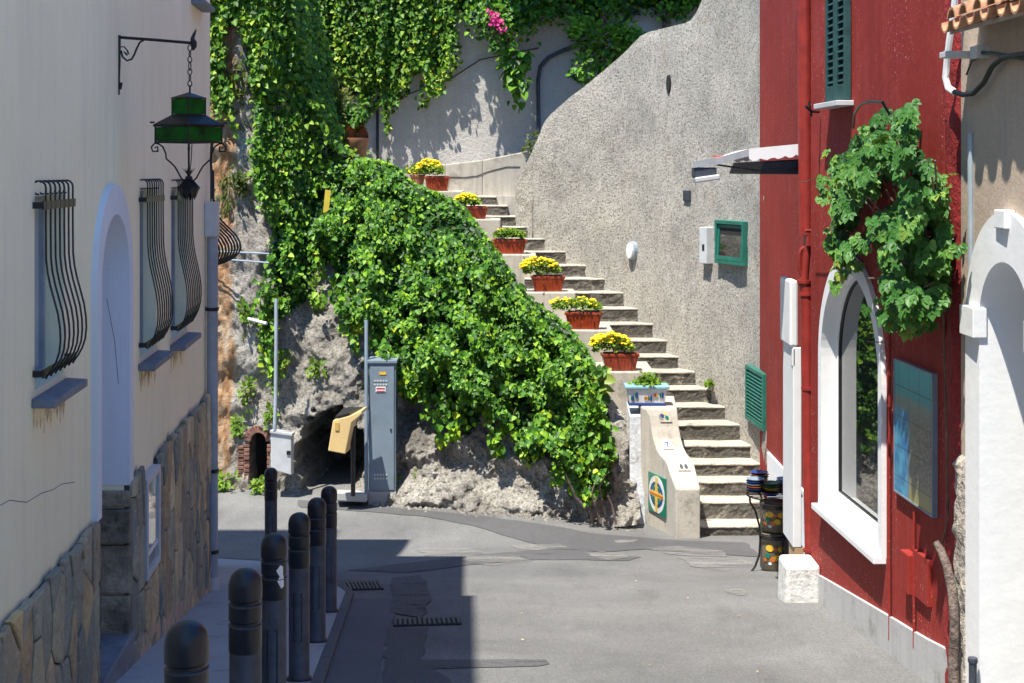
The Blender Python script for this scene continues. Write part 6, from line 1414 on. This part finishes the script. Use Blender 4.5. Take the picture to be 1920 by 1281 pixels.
stk = [(1419, .0, ['black_glaze', 'blue_glaze', 'orange_glaze', 'cab', 'blue_glaze', 'cab'], 'stack of white, blue and orange ceramic plates at the left of the stand'), (1447, -.07, ['blue_glaze', 'black_glaze', 'yellow_glaze', 'green_tile', 'green_tile'], 'stack of yellow and green ceramic plates in the middle of the stand'), (1476, .0, ['black_glaze', 'blue_glaze', 'aqua_glaze', 'blue_glaze', 'aqua_glaze', 'aqua_glaze'], 'stack of blue and aqua ceramic plates at the right of the stand'), (1434, .2, ['orange_glaze', 'cab', 'green_tile', 'yellow_glaze', 'cab', 'orange_glaze', 'blue_glaze'], 'stack of mixed ceramic bowls at the back of the stand')]
for px, dy, cols_, lb_ in stk:
    xx = P(px, 0, dt).x; t = thing('plate_stack', lb_, 'plates', (xx, dt + .1 + dy, zt3 + .012), 'ceramic plate stacks on the iron stand'); z = zt3 + .012; n_p = len(cols_)
    for k, cn_ in enumerate(cols_):
        m = MB(); m.lathe((xx + .004 * ((k * 7) % 3 - 1), dt + .1 + dy, z), [(.035, 0), (.06, .004), (.085, .026), (.092, .03), (.086, .031), (.05, .012), (.0, .010)], 24); m.build('plate', M[cn_], t, sm=True); z += .024
M['drum'] = plaster('painted_majolica', (.20, .17, .12), var=.3, streak=0, grain=.3, gscale=30, bd=.001, bs=.1, rough=.3, spots=(.03, .028, .025), spot_amt=.9, spot_scale=9)
# painted ceramic drums under the stand
for k, (py0, py1, lb_) in enumerate(((943, 998, 'upper dark ceramic drum painted with lemons under the stand'), (1000, 1052, 'lower dark ceramic drum painted with lemons, standing on the road'))):
    za_, zb_ = zz(py1, dt), zz(py0, dt); h = zb_ - za_; xx = P(1456, 0, dt).x; t = thing('ceramic_drum', lb_, 'ceramic pot', (xx, dt + .1, za_), 'lemon painted ceramic drums')
    if k == 1: za_ = gz + .0; h = zb_ - za_
    rr4 = .145
    m = MB(); m.lathe((xx, dt + .1, za_), [(rr4 * .9, 0), (rr4, .02), (rr4 * .97, h * .5), (rr4, h - .03), (rr4 * 1.04, h - .012), (rr4 * .9, h - .004)], 32); m.build('drum_body', M['drum'], t, sm=True)
    m = MB()
    for zc2 in (h - .045,): m.lathe((xx, dt + .1, za_ + zc2), [(rr4 * 1.0, -.02), (rr4 * 1.035, -.016), (rr4 * 1.035, .016), (rr4 * 1.0, .02)], 32)
    m.build('band', M['black_glaze'], t, sm=True)
    rq = random.Random(k)
    def dab(a, zc2, ra, rz2, mat, nm, lift=.004):
        mm = MB(); n = 10; pts_ = [(a + ra * math.cos(2 * math.pi * j / n), zc2 + rz2 * math.sin(2 * math.pi * j / n)) for j in range(n)]
        mm.add([(xx + (rr4 + lift) * math.cos(u), dt + .1 + (rr4 + lift) * math.sin(u), za_ + v) for u, v in pts_] + [(xx + (rr4 - .01) * math.cos(u), dt + .1 + (rr4 - .01) * math.sin(u), za_ + v) for u, v in pts_], [tuple(range(n))] + [(j, (j + 1) % n, (j + 1) % n + n, j + n) for j in range(n)]); mm.build(nm, mat, t)
    for a_, zc2, mt, s_ in ((-120, .62, 'yellow_glaze', .04), (-98, .6, 'orange_glaze', .022), (-128, .42, 'green_tile', .03), (-108, .33, 'orange_glaze', .03), (-90, .38, 'yellow_glaze', .035), (-74, .6, 'yellow_glaze', .036), (-60, .4, 'orange_glaze', .025), (-140, .3, 'orange_glaze', .02), (-118, .22, 'white_glaze', .018)):
        dab(R(a_), h * zc2, s_ / rr4, s_ * .8, M[mt], 'lemon' if mt == 'yellow_glaze' else 'painted_leaf')

# ------------------------------------------------------------------ tan house at the right
tan = thing('house', 'tan plastered house with white arched doorway and clay roof tiles', 'house', RW(7, ground(2.7, 7)))
yc_, ro, ri_ = 7.60, .55, .34; zs_ = Z(-.83)
m = MB(); m.panel([[(-4, -6), (YN - .02, -6), (YN - .02, Z(1.0)), (-4, Z(1.0))], arch(yc_, ri_ + .01, -3.5, zs_, 24)], lambda y, z, o: RW(y, z, o + .02), .5); m.build('wall', M['tan'], tan)
m = MB(); m.hexa([RW(-4, -6, -.8), RW(YN - .02, -6, -.8), (8, YN - .02, -6), (8, -4, -6), RW(-4, Z(1.1), -.8), RW(YN - .02, Z(1.1), -.8), (8, YN - .02, Z(2.6)), (8, -4, Z(2.6))]); m.build('rear_volume', M['tan'], tan)
ou = arch(yc_, ro, -3.4, zs_, 32, ro + .06); inn = arch(yc_, ri_, -3.4, zs_, 32); vs_ = []
for (u, v), (s_, t_) in zip(ou, inn): vs_ += [RW(u, v, .0), RW(u, v, .055), RW(s_, t_, .055), RW(s_, t_, -.62)]
fs_ = []
for i in range(len(ou) - 1):
    for j in range(3): fs_.append((i * 4 + j, i * 4 + 4 + j, i * 4 + 5 + j, i * 4 + 1 + j))
m = MB(); m.add(vs_, fs_); m.build('door_surround', M['white_wall'], tan)
m = MB()
for yy in (yc_ + (ro + ri_) / 2, yc_ - (ro + ri_) / 2): m = MB(); m.box(RW(yy, zs_ - .02, .05), (.08, ro - ri_ + .03, .17)); m.build('capital', M['white_wall'], tan, bevel=.006)
m = MB(); m.box(RW(yc_, zs_ + ro + .02, .05), (.06, .16, .1)); m.build('keystone', M['white_wall'], tan, bevel=.006)
m = MB(); m.hexa([RW(yc_ - .5, -3.5, -.75), RW(yc_ + .5, -3.5, -.75), RW(yc_ + .5, -3.5, -.6), RW(yc_ - .5, -3.5, -.6), RW(yc_ - .5, Z(0), -.75), RW(yc_ + .5, Z(0), -.75), RW(yc_ + .5, Z(0), -.6), RW(yc_ - .5, Z(0), -.6)]); m.build('door', M['white_trim'], tan)
m = MB(); ye0, ye1 = yc_ + ro - .02, YN + .0; gr = []; NJ = 60; NI = 10; zt_ = RZ(1822, 868, .05)
for i in range(NI + 1):
    for j in range(NJ + 1):
        z = -3 + (zt_ + 3) * j / NJ; y = ye0 + (ye1 - ye0) * i / NI; ed = 0 if i in (0, NI) or j == NJ else 1
        gr.append(RW(y, z, .02 + ed * (.04 + .03 * noise.noise(Vector((y * 16, z * 16, 2))) + .015 * noise.noise(Vector((y * 40, z * 40, 2))))))
m.add(gr, [(i * (NJ + 1) + j, (i + 1) * (NJ + 1) + j, (i + 1) * (NJ + 1) + j + 1, i * (NJ + 1) + j + 1) for i in range(NI) for j in range(NJ)]); m.build('pebbledash_base', M['pebble'], tan, sm=True)
# roof tiles
m = MB(); ze = Z(.80); rt = random.Random(2)
y = 5.0
while y < 7.95:
    n = 8; dz = rt.uniform(-.006, .006)
    for half_, rad, up, lift in ((0, .062, 1, .0), (1, .062, -1, -.012)):
        yc2 = y + half_ * .095; vs_ = []
        for e, (out_, zz_) in enumerate(((.24 + rt.uniform(-.012, .012), ze + dz), (-.9, ze + .36))):
            for th2 in (0, -.013):
                for k in range(n + 1):
                    a = math.pi * k / n; vs_.append(RW(yc2 + (rad + th2) * math.cos(a), zz_ + up * (rad + th2) * math.sin(a) + lift + .045, out_))
        q = n + 1; fs_ = []
        for k in range(n): fs_ += [(k, k + 1, 2 * q + k + 1, 2 * q + k), (q + k, q + k + 1, 3 * q + k + 1, 3 * q + k), (k, k + 1, q + k + 1, q + k)]
        m.add(vs_, fs_)
    y += .19
m.build('roof_tiles', M['tile'], tan, sm=True)
m = MB(); m.hexa([RW(4.9, ze - .035, .19), RW(8.02, ze - .035, .19), RW(8.02, ze + .32, -.9), RW(4.9, ze + .32, -.9), RW(4.9, ze - .01, .19), RW(8.02, ze - .01, .19), RW(8.02, ze + .345, -.9), RW(4.9, ze + .345, -.9)]); m.build('eave_board', M['tan'], tan)
# white hose, bracket, dark cables, small pipe
m = MB(); m.tube([RQ(1793, -30, .09), RQ(1789, 20, .09), RQ(1781, 70, .1), RQ(1776, 110, .1), RQ(1773, 145, .1), RQ(1778, 165, .09), RQ(1790, 173, .08)], .02, 8); tag(m.build('cable_conduit', M['white'], sm=True), 'white conduit curling down under the clay roof tiles', 'conduit')
m = MB(); m.tube([RQ(1790, 173, .08), RQ(1805, 178, .07), RQ(1825, 175, .06), RQ(1845, 155, .06), RQ(1860, 125, .06), RQ(1880, 108, .06), RQ(1930, 100, .06)], .015, 8); m.tube([RQ(1832, 98, .06), RQ(1860, 100, .06), RQ(1930, 112, .06)], .012, 6); m.tube([RQ(1812, 140, .04), RQ(1822, 115, .05), RQ(1845, 105, .05)], .006, 5); tag(m.build('cable', M['black'], sm=True), 'bundle of dark cables looping along the tan house wall', 'cable')
m = MB(); m.box(RQ(1800, 103, .1), (.2, .12, .035)); m.box(RQ(1838, 98, .05), (.08, .12, .07)); tag(m.build('cable_bracket', M['cab_light'], bevel=.004), 'pale metal bracket holding the cables under the roof tiles', 'bracket')
m = MB(); y_ = RY(1824, .1); m.tube([RW(y_, -2.4, .1), RW(y_, zz(1240, y_), .1)], .022, 10); m.lathe(RW(y_, zz(1240, y_), .1), [(.024, -.01), (.028, 0), (.026, .02), (.0, .022)], 12); tag(m.build('pipe_end', M['bol_col'], sm=True), 'short dark capped pipe at the foot of the pebbledash wall', 'pipe')
m = MB(); y_ = RY(1822, .03); m.tube([RW(RY(1820, .03), zz(250, 8.2), .03), RW(RY(1821, .03), zz(520, 8.2), .03)], .018, 8); tag(m.build('conduit', M['bluepipe'], sm=True), 'grey vertical conduit on the tan house beside the red building', 'conduit')
